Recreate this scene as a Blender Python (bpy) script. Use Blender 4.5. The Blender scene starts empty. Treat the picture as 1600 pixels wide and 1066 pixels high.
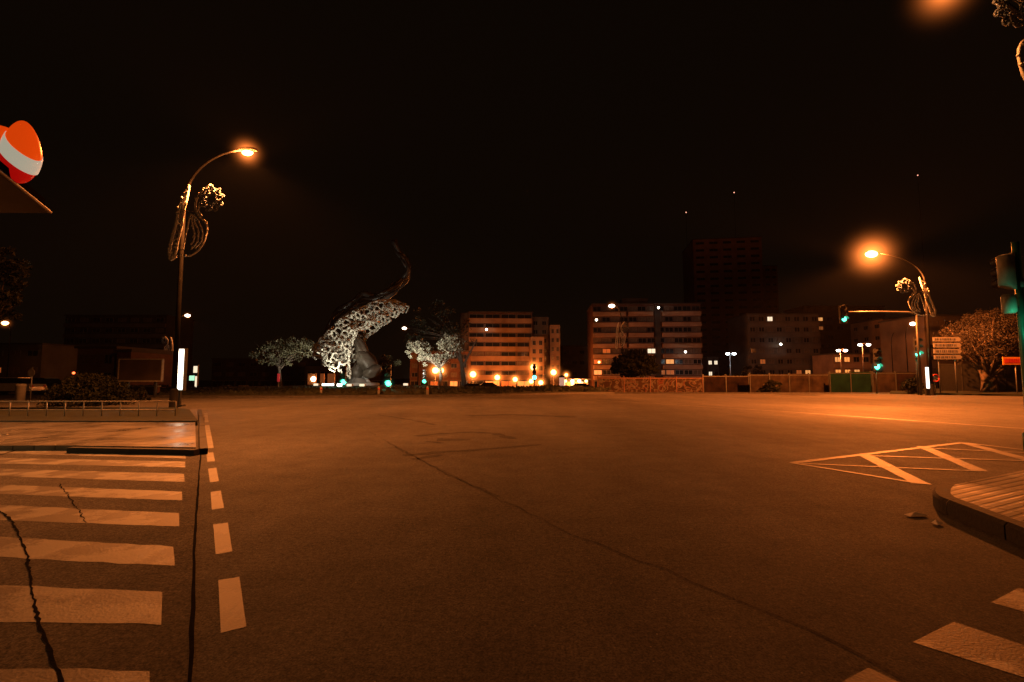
import bpy, math, random
from mathutils import Vector, Matrix, geometry, noise
random.seed(7)
R = math.radians
PI = math.pi
scene = bpy.context.scene
col = scene.collection

# ------------------------------------------------------------------ layout helpers
F = 760.0; CH = 1.38
PITCH = math.atan(59.0 / F)
CP, SP = math.cos(PITCH), math.sin(PITCH)
def ray(px, py):
    cx = (px - 800.0) / F; cy = (533.0 - py) / F
    return Vector((cx, CP - cy * SP, SP + cy * CP))
def P(px, py, Y):
    d = ray(px, py); t = Y / d.y
    return Vector((d.x * t, Y, CH + d.z * t))
def G(px, py, z=0.0):
    d = ray(px, py); t = (z - CH) / d.z
    return Vector((d.x * t, d.y * t, z))
def gz(y):
    if y < 45: return 0.0
    if y < 125: return -2.2 * (y - 45) / 80.0
    return -2.2
def base(px, Y):
    p = P(px, 600, Y); return Vector((p.x, Y, gz(Y)))

# ------------------------------------------------------------------ mesh builder
class MB:
    def __init__(s): s.v = []; s.f = []; s.m = []; s.mi = 0; s.sm = []
    def face(s, idx, smooth=False): s.f.append(idx); s.m.append(s.mi); s.sm.append(smooth)
    def box(s, x0, x1, y0, y1, z0, z1):
        b = len(s.v)
        s.v += [(x0,y0,z0),(x1,y0,z0),(x1,y1,z0),(x0,y1,z0),(x0,y0,z1),(x1,y0,z1),(x1,y1,z1),(x0,y1,z1)]
        for q in ((0,3,2,1),(4,5,6,7),(0,1,5,4),(1,2,6,5),(2,3,7,6),(3,0,4,7)): s.face([b+i for i in q])
        return s
    def prism(s, pts, z0, z1):
        b = len(s.v); n = len(pts)
        s.v += [(p[0],p[1],z0) for p in pts] + [(p[0],p[1],z1) for p in pts]
        s.face([b+n-1-i for i in range(n)]); s.face([b+n+i for i in range(n)])
        for i in range(n): j=(i+1)%n; s.face([b+i,b+j,b+n+j,b+n+i])
        return s
    def poly(s, pts):
        b = len(s.v); s.v += [tuple(p) for p in pts]; s.face(list(range(b, b+len(pts)))); return s
    def tube(s, pts, r, n=8, cap=True):
        pts = [Vector(p) for p in pts]; k = len(pts)
        rs = r if isinstance(r, (list, tuple)) else [r]*k
        b = len(s.v); up = Vector((0,0,1))
        t0 = (pts[1]-pts[0]).normalized()
        if abs(t0.dot(up)) > .95: up = Vector((0,1,0))
        for i in range(k):
            t = (pts[min(i+1,k-1)] - pts[max(i-1,0)]).normalized()
            a = t.cross(up)
            if a.length < 1e-4: a = t.cross(Vector((1,0,0)))
            a.normalize(); c = a.cross(t).normalized(); up = c
            for j in range(n):
                an = 2*PI*j/n
                s.v.append(tuple(pts[i] + (a*math.cos(an) + c*math.sin(an))*rs[i]))
        for i in range(k-1):
            for j in range(n):
                j2=(j+1)%n; s.face([b+i*n+j, b+(i+1)*n+j, b+(i+1)*n+j2, b+i*n+j2], True)
        if cap:
            s.face([b+j for j in range(n)]); s.face([b+(k-1)*n+n-1-j for j in range(n)])
        return s
    def lathe(s, prof, n=16, c=(0,0,0)):
        b = len(s.v)
        for (r, z) in prof:
            for j in range(n):
                an = 2*PI*j/n; s.v.append((c[0]+r*math.cos(an), c[1]+r*math.sin(an), c[2]+z))
        for i in range(len(prof)-1):
            for j in range(n):
                j2=(j+1)%n; s.face([b+i*n+j, b+i*n+j2, b+(i+1)*n+j2, b+(i+1)*n+j], True)
        s.face([b+n-1-j for j in range(n)]); s.face([b+(len(prof)-1)*n+j for j in range(n)])
        return s
    def ball(s, c, rx, ry=None, rz=None, n=12, m=8, fn=None):
        ry = ry or rx; rz = rz or rx; b = len(s.v)
        for i in range(m+1):
            ph = PI*i/m
            for j in range(n):
                an = 2*PI*j/n
                p = Vector((math.sin(ph)*math.cos(an), math.sin(ph)*math.sin(an), -math.cos(ph)))
                if fn: p = fn(p)
                s.v.append((c[0]+p.x*rx, c[1]+p.y*ry, c[2]+p.z*rz))
        for i in range(m):
            for j in range(n):
                j2=(j+1)%n; s.face([b+i*n+j, b+i*n+j2, b+(i+1)*n+j2, b+(i+1)*n+j], True)
        return s
    def disc(s, c, r, axis='y', n=16, t=.02):
        c = Vector(c); d = Vector((0,t,0)) if axis=='y' else Vector((t,0,0))
        return s.tube([c-d, c+d], r, n)
    def build(s, name, mats, parent=None, loc=None):
        me = bpy.data.meshes.new(name)
        me.from_pydata([tuple(v) for v in s.v], [], s.f)
        if not isinstance(mats, (list, tuple)): mats = [mats]
        for m in mats: me.materials.append(m)
        me.polygons.foreach_set('material_index', s.m)
        me.polygons.foreach_set('use_smooth', s.sm)
        me.update()
        o = bpy.data.objects.new(name, me); col.objects.link(o)
        if parent: o.parent = parent
        if loc is not None: o.location = loc
        return o
def tag(o, label=None, cat=None, group=None, kind=None):
    if label: o['label'] = label
    if cat: o['category'] = cat
    if group: o['group'] = group
    if kind: o['kind'] = kind
    return o
def thing(name, label, cat, loc=(0,0,0), rz=0, group=None):
    o = bpy.data.objects.new(name, None); o.empty_display_size = .2; col.objects.link(o)
    o.location = loc; o.rotation_euler = (0,0,rz)
    return tag(o, label, cat, group)
def struct(mb, name, m): return tag(mb.build(name, m), kind='structure')
def dup(root, label, loc=None, rz=None, scale=None):
    def rec(o, par):
        c = o.copy(); col.objects.link(c)
        if par: c.parent = par
        for ch in list(kids.get(o.name, [])): rec(ch, c)
        return c
    kids = {}
    for o in col.objects:
        if o.parent: kids.setdefault(o.parent.name, []).append(o)
    c = rec(root, None)
    if loc is not None: c.location = loc
    if rz is not None: c.rotation_euler = (0,0,rz)
    if scale is not None: c.scale = scale if hasattr(scale,'__len__') else (scale,)*3
    c['label'] = label
    return c

# ------------------------------------------------------------------ materials
def mat(name, c, rough=.7, metal=0, var=.25, scale=3.0, bump=.0, bscale=40., emit=None, es=0, coords='Object', c2=None, spec=.5):
    m = bpy.data.materials.new(name); m.use_nodes = True
    nt = m.node_tree; N = nt.nodes; L = nt.links; b = N['Principled BSDF']
    tc = N.new('ShaderNodeTexCoord')
    nz = N.new('ShaderNodeTexNoise'); nz.inputs['Scale'].default_value = scale; nz.inputs['Detail'].default_value = 6
    L.new(tc.outputs[coords], nz.inputs['Vector'])
    rp = N.new('ShaderNodeValToRGB'); e = rp.color_ramp.elements
    lo = tuple(x*(1-var) for x in c); hi = c2 or tuple(min(1,x*(1+var)) for x in c)
    e[0].position=.3; e[1].position=.7; e[0].color=(*lo,1); e[1].color=(*hi,1)
    L.new(nz.outputs['Fac'], rp.inputs[0]); L.new(rp.outputs[0], b.inputs['Base Color'])
    b.inputs['Roughness'].default_value = rough; b.inputs['Metallic'].default_value = metal
    b.inputs['Specular IOR Level'].default_value = spec
    if bump:
        n2 = N.new('ShaderNodeTexNoise'); n2.inputs['Scale'].default_value=bscale; n2.inputs['Detail'].default_value=4
        L.new(tc.outputs[coords], n2.inputs['Vector'])
        bp = N.new('ShaderNodeBump'); bp.inputs['Strength'].default_value=bump; bp.inputs['Distance'].default_value=.02
        L.new(n2.outputs['Fac'], bp.inputs['Height']); L.new(bp.outputs[0], b.inputs['Normal'])
    if emit:
        b.inputs['Emission Color'].default_value=(*emit,1); b.inputs['Emission Strength'].default_value=es
    return m
SOD = (1.0, .215, .032)
def asphalt(name, c, rough=.55, streak=1.0):
    m = bpy.data.materials.new(name); m.use_nodes = True
    nt = m.node_tree; N = nt.nodes; L = nt.links; b = N['Principled BSDF']
    tc = N.new('ShaderNodeTexCoord')
    def noise_(s, d=5, r=.6, vec=None):
        n = N.new('ShaderNodeTexNoise'); n.inputs['Scale'].default_value=s; n.inputs['Detail'].default_value=d; n.inputs['Roughness'].default_value=r
        L.new(vec or tc.outputs['Object'], n.inputs['Vector']); return n.outputs['Fac']
    def rng(v, a, b_, lo, hi):
        n = N.new('ShaderNodeMapRange'); n.inputs[1].default_value=a; n.inputs[2].default_value=b_; n.inputs[3].default_value=lo; n.inputs[4].default_value=hi
        L.new(v, n.inputs[0]); return n.outputs[0]
    def mul(a, b_):
        n = N.new('ShaderNodeMath'); n.operation='MULTIPLY'; L.new(a, n.inputs[0]); L.new(b_, n.inputs[1]); return n.outputs[0]
    mp = N.new('ShaderNodeMapping'); mp.inputs['Scale'].default_value=(.5,.09,1); mp.inputs['Rotation'].default_value=(0,0,R(14))
    L.new(tc.outputs['Object'], mp.inputs[0])
    big = rng(noise_(.12, 4), .3,.7,.74,1.26)
    trk = rng(noise_(1., 5, .6, mp.outputs[0]), .3,.7,.78,1.2)
    mid = rng(noise_(2.2, 7, .75), .3,.75,.78,1.22)
    grit = mul(rng(noise_(75, 3, .75), .32,.7,.3,1.9), rng(noise_(24, 3, .7), .3,.72,.6,1.45))
    v = mul(mul(big, trk), mul(mid, grit))
    # sparse pale grit
    vo = N.new('ShaderNodeTexVoronoi'); vo.inputs['Scale'].default_value=16
    L.new(tc.outputs['Object'], vo.inputs['Vector'])
    sp = rng(vo.outputs['Distance'], .0,.11,5.0,1.0)
    gate = rng(noise_(5, 2), .55,.6,0,1)
    mixn = N.new('ShaderNodeMix'); mixn.inputs['A'].default_value=1.0
    L.new(gate, mixn.inputs['Factor']); L.new(sp, mixn.inputs['B'])
    v = mul(v, mixn.outputs[0])
    mx = N.new('ShaderNodeMix'); mx.data_type='RGBA'; mx.blend_type='MULTIPLY'; mx.inputs['Factor'].default_value=1
    mx.inputs['A'].default_value=(*c,1); L.new(v, mx.inputs['B']); L.new(mx.outputs['Result'], b.inputs['Base Color'])
    L.new(rng(mul(big, mid), .4,1.6, rough+.12, rough-.14), b.inputs['Roughness'])
    b.inputs['Specular IOR Level'].default_value=.12
    bp = N.new('ShaderNodeBump'); bp.inputs['Strength'].default_value=.5; bp.inputs['Distance'].default_value=.012
    L.new(noise_(60, 4, .7), bp.inputs['Height']); L.new(bp.outputs[0], b.inputs['Normal'])
    return m
def worn_paint(name, c, under, wear=.45, stretch=(1,1,1)):
    m = bpy.data.materials.new(name); m.use_nodes = True
    nt = m.node_tree; N = nt.nodes; L = nt.links; b = N['Principled BSDF']
    tc = N.new('ShaderNodeTexCoord'); mp = N.new('ShaderNodeMapping'); mp.inputs['Scale'].default_value=stretch
    L.new(tc.outputs['Object'], mp.inputs[0])
    a = N.new('ShaderNodeTexNoise'); a.inputs['Scale'].default_value=2.2; a.inputs['Detail'].default_value=6; a.inputs['Roughness'].default_value=.62
    L.new(mp.outputs[0], a.inputs['Vector'])
    d = N.new('ShaderNodeTexNoise'); d.inputs['Scale'].default_value=60; d.inputs['Detail'].default_value=3
    L.new(tc.outputs['Object'], d.inputs['Vector'])
    ad = N.new('ShaderNodeMath'); ad.operation='MULTIPLY_ADD'; ad.inputs[1].default_value=.25
    L.new(d.outputs['Fac'], ad.inputs[0])
    w2 = N.new('ShaderNodeTexNoise'); w2.inputs['Scale'].default_value=1.7; w2.inputs['Detail'].default_value=3; L.new(tc.outputs['Object'], w2.inputs['Vector'])
    ad2 = N.new('ShaderNodeMath'); ad2.operation='MULTIPLY_ADD'; ad2.inputs[1].default_value=1.5; L.new(w2.outputs['Fac'], ad2.inputs[0]); L.new(a.outputs['Fac'], ad2.inputs[2])
    L.new(ad2.outputs[0], ad.inputs[2])
    rp = N.new('ShaderNodeValToRGB'); e = rp.color_ramp.elements
    e[0].position=wear; e[1].position=wear+.07
    e[0].color=(*under,1); e[1].color=(*c,1)
    hf = N.new('ShaderNodeMath'); hf.operation='MULTIPLY'; hf.inputs[1].default_value=.5; L.new(ad.outputs[0], hf.inputs[0])
    L.new(hf.outputs[0], rp.inputs[0])
    g = N.new('ShaderNodeTexNoise'); g.inputs['Scale'].default_value=.8; g.inputs['Detail'].default_value=5
    L.new(tc.outputs['Object'], g.inputs['Vector'])
    mr = N.new('ShaderNodeMapRange'); mr.inputs[1].default_value=.3; mr.inputs[2].default_value=.7; mr.inputs[3].default_value=.6; mr.inputs[4].default_value=1.1
    L.new(g.outputs['Fac'], mr.inputs[0])
    mx = N.new('ShaderNodeMix'); mx.data_type='RGBA'; mx.blend_type='MULTIPLY'; mx.inputs['Factor'].default_value=1
    L.new(rp.outputs[0], mx.inputs['A']); L.new(mr.outputs[0], mx.inputs['B']); L.new(mx.outputs['Result'], b.inputs['Base Color'])
    b.inputs['Roughness'].default_value=.6
    bp = N.new('ShaderNodeBump'); bp.inputs['Strength'].default_value=.3; bp.inputs['Distance'].default_value=.01
    L.new(d.outputs['Fac'], bp.inputs['Height']); L.new(bp.outputs[0], b.inputs['Normal'])
    return m
def tiles(name, c, sx, sy, rough=.35, rot=0., mortar=.02, ribs=0):
    m = bpy.data.materials.new(name); m.use_nodes = True
    nt = m.node_tree; N = nt.nodes; L = nt.links; b = N['Principled BSDF']
    tc = N.new('ShaderNodeTexCoord'); mp = N.new('ShaderNodeMapping'); mp.inputs['Rotation'].default_value=(0,0,rot)
    L.new(tc.outputs['Object'], mp.inputs[0])
    br = N.new('ShaderNodeTexBrick'); br.offset=0; br.inputs['Scale'].default_value=1
    br.inputs['Brick Width'].default_value=sx; br.inputs['Row Height'].default_value=sy; br.inputs['Mortar Size'].default_value=mortar; br.inputs['Mortar Smooth'].default_value=.4
    br.inputs['Color1'].default_value=(*c,1); br.inputs['Color2'].default_value=(*[x*.75 for x in c],1); br.inputs['Mortar'].default_value=(*[x*.25 for x in c],1)
    L.new(mp.outputs[0], br.inputs['Vector'])
    n = N.new('ShaderNodeTexNoise'); n.inputs['Scale'].default_value=.9; n.inputs['Detail'].default_value=7; n.inputs['Roughness'].default_value=.65
    L.new(tc.outputs['Object'], n.inputs['Vector'])
    mr = N.new('ShaderNodeMapRange'); mr.inputs[1].default_value=.3; mr.inputs[2].default_value=.7; mr.inputs[3].default_value=.55; mr.inputs[4].default_value=1.25
    L.new(n.outputs['Fac'], mr.inputs[0])
    mx = N.new('ShaderNodeMix'); mx.data_type='RGBA'; mx.blend_type='MULTIPLY'; mx.inputs['Factor'].default_value=1
    L.new(br.outputs['Color'], mx.inputs['A']); L.new(mr.outputs[0], mx.inputs['B']); L.new(mx.outputs['Result'], b.inputs['Base Color'])
    mr2 = N.new('ShaderNodeMapRange'); mr2.inputs[1].default_value=.35; mr2.inputs[2].default_value=.65; mr2.inputs[3].default_value=rough-.12; mr2.inputs[4].default_value=rough+.2
    L.new(n.outputs['Fac'], mr2.inputs[0]); L.new(mr2.outputs[0], b.inputs['Roughness'])
    bp = N.new('ShaderNodeBump'); bp.inputs['Strength'].default_value=.6; bp.inputs['Distance'].default_value=.012; bp.invert=True
    L.new(br.outputs['Fac'], bp.inputs['Height'])
    L.new(bp.outputs[0], b.inputs['Normal'])
    return m
def emis(name, c, s):
    m = bpy.data.materials.new(name); m.use_nodes = True
    b = m.node_tree.nodes['Principled BSDF']; b.inputs['Base Color'].default_value=(*[min(.8,x) for x in c],1)
    b.inputs['Emission Color'].default_value=(*c,1); b.inputs['Emission Strength'].default_value=s; b.inputs['Roughness'].default_value=.4
    m.cycles.emission_sampling = 'NONE'
    return m
def facade(name, c, floor_h=2.75, scale=.35):
    return mat(name, c, .85, 0, .3, scale, .25, 9.)

M = {}
M['road'] = asphalt('road_asphalt', (.10,.098,.094), .80)
M['side'] = asphalt('side_asphalt', (.10,.094,.088), .85)
M['patch'] = asphalt('patch_asphalt', (.064,.062,.06), .85)
M['seam'] = mat('tar_seam', (.008,.008,.008), .95, 0, .4, 6, .3, spec=.02)
M['joint'] = asphalt('joint_asphalt', (.066,.064,.062), .9)
M['paint'] = worn_paint('worn_white_paint', (.28,.28,.26), (.085,.08,.075), .665, (1,1,1))
M['paint_dash'] = worn_paint('worn_dash_paint', (.145,.143,.138), (.10,.098,.095), .64, (3,1,1))
M['paint_thin'] = worn_paint('line_paint', (.185,.18,.17), (.10,.098,.094), .63)
M['paint_bad'] = worn_paint('very_worn_paint', (.60,.59,.55), (.05,.049,.047), .74)
M['slab'] = tiles('pavement_slabs', (.17,.16,.15), .4, .4, .36)
M['ribtile'] = tiles('ribbed_tiles', (.16,.15,.14), 1.25, .105, .6, rot=-math.atan2((G(1600,729,.15)-G(1466,754,.15)).y,(G(1600,729,.15)-G(1466,754,.15)).x), mortar=.022)
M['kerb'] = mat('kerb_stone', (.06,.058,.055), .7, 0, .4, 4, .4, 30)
M['kerbshade'] = mat('kerb_stone_shaded', (.013,.012,.011), .8, 0, .4, 4, .4, 30)  # shade on the kerb faces put into the stone colour
M['soil'] = mat('grass_base', (.014,.018,.008), .95, 0, .5, 2, .6, 20)
M['steel'] = mat('galvanised_steel', (.20,.20,.20), .5, .7, .2, 8)
M['darksteel'] = mat('dark_painted_steel', (.05,.052,.05), .5, .4, .25, 6)
M['polegrey'] = mat('lamp_post_paint', (.010,.010,.010), .8, 0, .3, 5, spec=.08)
M['railpaint'] = mat('rail_paint', (.34,.32,.29), .5, .2, .3, 9)
M['green_lit_pole'] = mat('pole_green_light', (.05,.20,.14), .4, .2, .25, 5)  # green signal light on the pole put into its base colour
M['wire'] = mat('garland_tube', (.20,.25,.34), .35, .3, .4, 9)
M['bulb'] = mat('garland_bulb', (.15,.20,.28), .25, 0, .3, 12)
M['wire_b'] = mat('garland_tube_lamplit', (.8,.85,.9), .4, 0, .15, 9)  # lamplight put into the colour: paler copy of the garland tube
M['bulb_b'] = mat('garland_bulb_lamplit', (.85,.88,.92), .3, 0, .1, 12)  # bulbs brightened the same way, lamplight in the colour
M['black'] = mat('black_plastic', (.02,.02,.02), .45, 0, .3, 6)
M['rubber'] = mat('rubber', (.02,.02,.02), .9, 0, .3, 9)
M['whitepanel'] = mat('sign_white', (.22,.21,.2), .5, 0, .1, 4)
M['signback'] = mat('sign_grey', (.15,.15,.15), .5, .4, .2, 4)
M['orangepanel'] = mat('sign_orange', (.75,.30,.05), .5, 0, .15, 4)
M['redpaint'] = mat('red_paint', (.45,.03,.03), .5, 0, .2, 5)
M['bluepaint'] = mat('blue_paint', (.03,.06,.3), .5, 0, .2, 5)
M['ink'] = mat('sign_lettering', (.06,.06,.07), .7, 0, .2, 4)
M['concrete'] = mat('concrete', (.28,.27,.25), .85, 0, .3, 1.5, .4, 18)
M['plaster_o'] = facade('plaster_ochre', (.30,.19,.11))
M['plaster_b'] = facade('plaster_buff', (.15,.11,.08))
M['plaster_g'] = facade('plaster_grey', (.11,.10,.09))
M['plaster_d'] = facade('plaster_dark', (.05,.045,.04))
M['plaster_t'] = facade('plaster_tower', (.26,.15,.10))
M['blind'] = mat('roller_blind', (.13,.10,.075), .8, 0, .3, 2)
M['brick'] = facade('brick_red', (.11,.05,.03), scale=1.2)
M['band'] = facade('balcony_band', (.34,.22,.14))
M['band2'] = facade('balcony_band_dull', (.13,.11,.09))
M['wframe'] = mat('window_frame', (.14,.13,.12), .5, 0, .2, 3)
M['pane'] = mat('window_glass', (.015,.017,.02), .15, 0, .3, 1.0)
M['pane_lit'] = emis('window_lit_warm', (1,.42,.12), .75)
M['pane_white'] = emis('window_lit_white', (1,.8,.55), 1.1)
M['pane_dim'] = emis('window_lit_dim', (1,.28,.06), .2)
M['shop'] = emis('shop_interior', (1,.36,.08), .9)
M['shopw'] = emis('shop_interior_white', (1,.65,.33), 1.5)
M['hoard'] = mat('hoarding', (.010,.006,.005), .9, 0, .6, 1.3, .3, 8, spec=.05)
M['hoard2'] = mat('hoarding_pale', (.022,.016,.012), .9, 0, .6, 1.0, .3, 8, spec=.05)
M['hoardg'] = mat('hoarding_green', (.004,.016,.011), .9, 0, .4, 1.0, .3, 8, spec=.05)
M['leaf'] = mat('leaf_dark', (.016,.020,.008), .6, 0, .6, 1.0)
M['leafo'] = mat('leaf_olive', (.10,.095,.05), .6, 0, .6, .8)
M['leafk'] = mat('leaf_evergreen', (.007,.009,.004), .75, 0, .6, 1.0, spec=.15)
M['leafr'] = mat('leaf_olive_dry', (.015,.010,.006), .7, 0, .6, .8)
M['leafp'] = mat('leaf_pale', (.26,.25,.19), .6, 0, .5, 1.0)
M['bark'] = mat('bark', (.10,.075,.055), .9, 0, .4, 6, .6, 14)
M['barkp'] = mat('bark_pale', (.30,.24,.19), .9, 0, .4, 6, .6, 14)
M['sculpt'] = mat('sculpture_pale', (.55,.53,.45), .55, .0, .45, 1.2, .3, 6)
M['sculpt_s'] = mat('sculpture_smooth', (.10,.08,.06), .5, .1, .4, .6, .25, 4)
M['bronze'] = mat('sculpture_dark', (.065,.065,.062), .4, .4, .5, .8, .3, 5)
M['lamp_core'] = emis('sodium_lens', (1,.55,.18), 14)
M['lamp_white'] = emis('white_lens', (1,.88,.7), 9)
M['hill_lamp'] = emis('hill_lamp_glass', (1,.42,.28), 2.2)
M['lamp_cool'] = emis('cool_lens', (.85,.95,1), 12)
M['globe'] = emis('globe_glass', (1,.50,.14), 7)
M['green_on'] = emis('green_signal', (.08,1,.55), 6)
M['red_on'] = emis('red_signal', (1,.12,.03), 5)
M['lens_off'] = mat('signal_lens_off', (.03,.02,.015), .3)
M['adface'] = emis('lightbox_face', (1,.93,.80), 2.6)
M['adface2'] = emis('lightbox_face_dim', (1,.80,.55), 1.1)
M['adgreen'] = emis('lightbox_green', (.45,.95,.6), 1.1)
M['adseam'] = mat('lightbox_seam', (.25,.22,.2), .6)
M['carw'] = mat('car_paint_pale', (.42,.41,.40), .25, .1, .1, 3)
M['card'] = mat('car_paint_dark', (.03,.035,.04), .25, .2, .1, 3)
M['carr'] = mat('car_paint_red', (.25,.03,.02), .25, .1, .1, 3)
M['headl'] = emis('headlight', (1,.9,.72), 7)
M['taill'] = emis('taillight', (1,.05,.02), 2.5)
M['em_or'] = mat('emblem_orange', (.85,.17,.015), .35, 0, .12, 2, emit=(1,.075,.003), es=.62)
M['em_wh'] = mat('emblem_white', (.75,.72,.62), .35, 0, .15, 2, emit=(.85,.78,.58), es=.42)
M['em_rd'] = mat('emblem_red', (.55,.012,.01), .18, 0, .15, 2, emit=(1,.008,.004), es=.3)
M['canopy'] = mat('canopy_soffit', (.10,.085,.06), .9, 0, .2, .7, spec=.05)
M['canopyd'] = mat('canopy_fascia', (.006,.005,.004), .9, 0, .2, .7, spec=0)
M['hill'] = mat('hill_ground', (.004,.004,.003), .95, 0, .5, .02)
M['rubbish'] = mat('litter_paper', (.75,.7,.66), .8, 0, .3, 20)

# ------------------------------------------------------------------ ground
g = MB()
xs = [-700,-300,-150,-80,-40,-15,0,15,40,80,150,300,700]; ys = [-60,-10,10,30,45,58,70,90,110,125,160,260,500,1500]
for y in ys:
    for x in xs: g.v.append((x, y, gz(y)))
for i in range(len(ys)-1):
    for j in range(len(xs)-1):
        a = i*len(xs)+j; g.face([a, a+1, a+1+len(xs), a+len(xs)])
struct(g, 'road', M['road'])
# left side road apron with the crossing
def sheet(name, pix, m, z): return struct(MB().poly([G(a, b, 0) + Vector((0,0,z)) for a, b in pix]), name, m)
sheet('side_road', [(-2600,1500),(292,1500),(299,1066),(305,850),(312,720),(316,690),(-2600,690)], M['side'], .004)
def ribbon(mb, pts, w, z, jit=0):
    pts = [Vector(p) for p in pts]; k = len(pts); b = len(mb.v)
    for i, p in enumerate(pts):
        t = pts[min(i+1,k-1)] - pts[max(i-1,0)]; t.z = 0; t.normalize()
        n = Vector((-t.y, t.x, 0)); ww = (w[i] if isinstance(w, list) else w)*(1+random.uniform(-jit,jit))
        a = p + n*ww/2; c = p - n*ww/2
        mb.v += [(a.x,a.y,z),(c.x,c.y,z)]
    for i in range(k-1): mb.face([b+2*i, b+2*i+1, b+2*i+3, b+2*i+2])
    return mb
def dens(pix, step=.12, jit=.03):
    w = [G(a, b) for a, b in pix]; out = []
    for i in range(len(w)-1):
        L_ = (w[i+1]-w[i]).length; n = max(1, int(L_/step))
        for k in range(n):
            p = w[i].lerp(w[i+1], k/n); out.append(p + Vector((random.uniform(-jit,jit), random.uniform(-jit,jit), 0)))
    out.append(w[-1]); return out
s = MB(); ribbon(s, dens([(292,1500),(298,1066),(304,850),(311,740),(319,652)], .25, .004), .020, .0075, .25)
struct(s, 'road_seam', M['seam'])
s = MB(); ribbon(s, dens([(18,815),(30,838),(42,870),(50,925),(60,975),(78,1020),(97,1066),(115,1120)], .05, .006), .016, .0085, .45)
ribbon(s, dens([(0,800),(18,815)], .06, .01), .02, .012, .5)
ribbon(s, dens([(93,757),(108,778),(124,800),(135,818)], .06, .014), .010, .0085, .5)
ribbon(s, dens([(0,712),(40,700)], .06, .01), .03, .012, .5)
struct(s, 'road_crack', M['seam'])
s = MB()
for pts, w in (([(560,664),(620,700),(760,770),(900,838),(1080,908),(1260,985),(1420,1066)], .011), ([(605,690),(700,742),(780,776)], .03),
               ([(632,712),(700,706),(770,701),(846,695)], .20), ([(645,718),(690,711)], .16), ([(648,682),(690,678),(740,675.5),(775,678),(802,686)], .22), ([(664,690),(690,693)], .12), ([(684,687.5),(735,687)], .34), ([(735,650),(800,648),(900,652)], .55), ([(590,648),(640,656),(680,664)], .12)):
    ribbon(s, dens(pts, .2, .03), w, .0045, .5)
struct(s, 'tar_joint', M['joint'])
# left zebra crossing
s = MB()
rows = [(1047,1110),(916,974),(840,872),(790,814),(758,773),(733,745),(716,725),(700,709)]
rgt = [(236,1049,1112),(254,926,977),(272,855,886),(279,803,824),(284,769,783),(288,741,754),(290,722,731),(291,709,717)]
for (a, b), (xr, a2, b2) in zip(rows, rgt):
    p0, p1 = G(0,a), G(0,b); q0, q1 = G(xr,a2), G(xr,b2)
    d0 = p0-q0; d1 = p1-q1
    p0 = q0 + d0.normalized()*9; p1 = q1 + d1.normalized()*9
    n = 60
    A = []; B = []
    for k in range(n+1):
        ra = random.uniform(-.012,.012); rb = random.uniform(-.012,.012)
        A.append(q0.lerp(p0, k/n)+Vector((0,ra,0))); B.append(q1.lerp(p1, k/n)+Vector((0,rb,0)))
    bb = len(s.v)
    for u, v in zip(A, B): s.v += [(u.x,u.y,.0062),(v.x,v.y,.0062)]
    for k in range(n): s.face([bb+2*k, bb+2*k+2, bb+2*k+3, bb+2*k+1])
struct(s, 'zebra_crossing_marking', M['paint'])
s = MB()
for q in ([(1548,942),(1592,919),(1720,952),(1720,990)], [(1426,1004),(1490,972),(1760,1062),(1760,1110)], [(1290,1080),(1357,1044),(1560,1140),(1560,1200)]):
    s.poly([G(a,b)+Vector((0,0,.0022)) for a,b in q])
struct(s, 'worn_crossing_marking', M['paint_bad'])
s = MB()
for q in ([(345,990),(385,980),(374,902),(341,907)], [(337,867),(363,862),(356,817),(333,820)], [(331,797),(350,794),(345,767),(329,769)],
          [(328,754),(342,752),(338,731),(325,733)], [(324,722),(336,721),(333,707),(322,708)], [(322,701),(334,700),(327,664),(320,665)], [(320,660),(326,660),(324,646),(319,646)]):
    s.poly([G(a,b)+Vector((0,0,.0026)) for a,b in q])
struct(s, 'lane_dash_marking', M['paint_dash'])
s = MB(); ribbon(s, dens([(930,625.5),(1000,629.5),(1250,645),(1600,670),(1760,682)], 1.0, .01), .2, .006)
struct(s, 'edge_line_marking', M['paint_thin'])
s = MB()
for a, b, w, zz in (((1237,724),(1505,692),.13,.0060),((1505,692),(1640,708),.10,.0064),((1350,711),(1440,757),.21,.0068),((1440,698),(1532,737),.20,.0072),((1505,692),(1640,728),.20,.0076),
                ((1237,724),(1436,756),.09,.0080),((1252,725),(1532,737),.07,.0084),((1360,713),(1640,722),.09,.0088),((1452,701),(1640,710),.09,.0092)):
    ribbon(s, dens([a,b], .3, .004), w, zz, .1)
struct(s, 'hatched_island_marking', M['paint_thin'])
# far faint lane lines
s = MB()
ribbon(s, [G(330,634),G(600,634),G(760,638)], .15, .006)
struct(s, 'far_lane_marking', M['paint_dash'])

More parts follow.
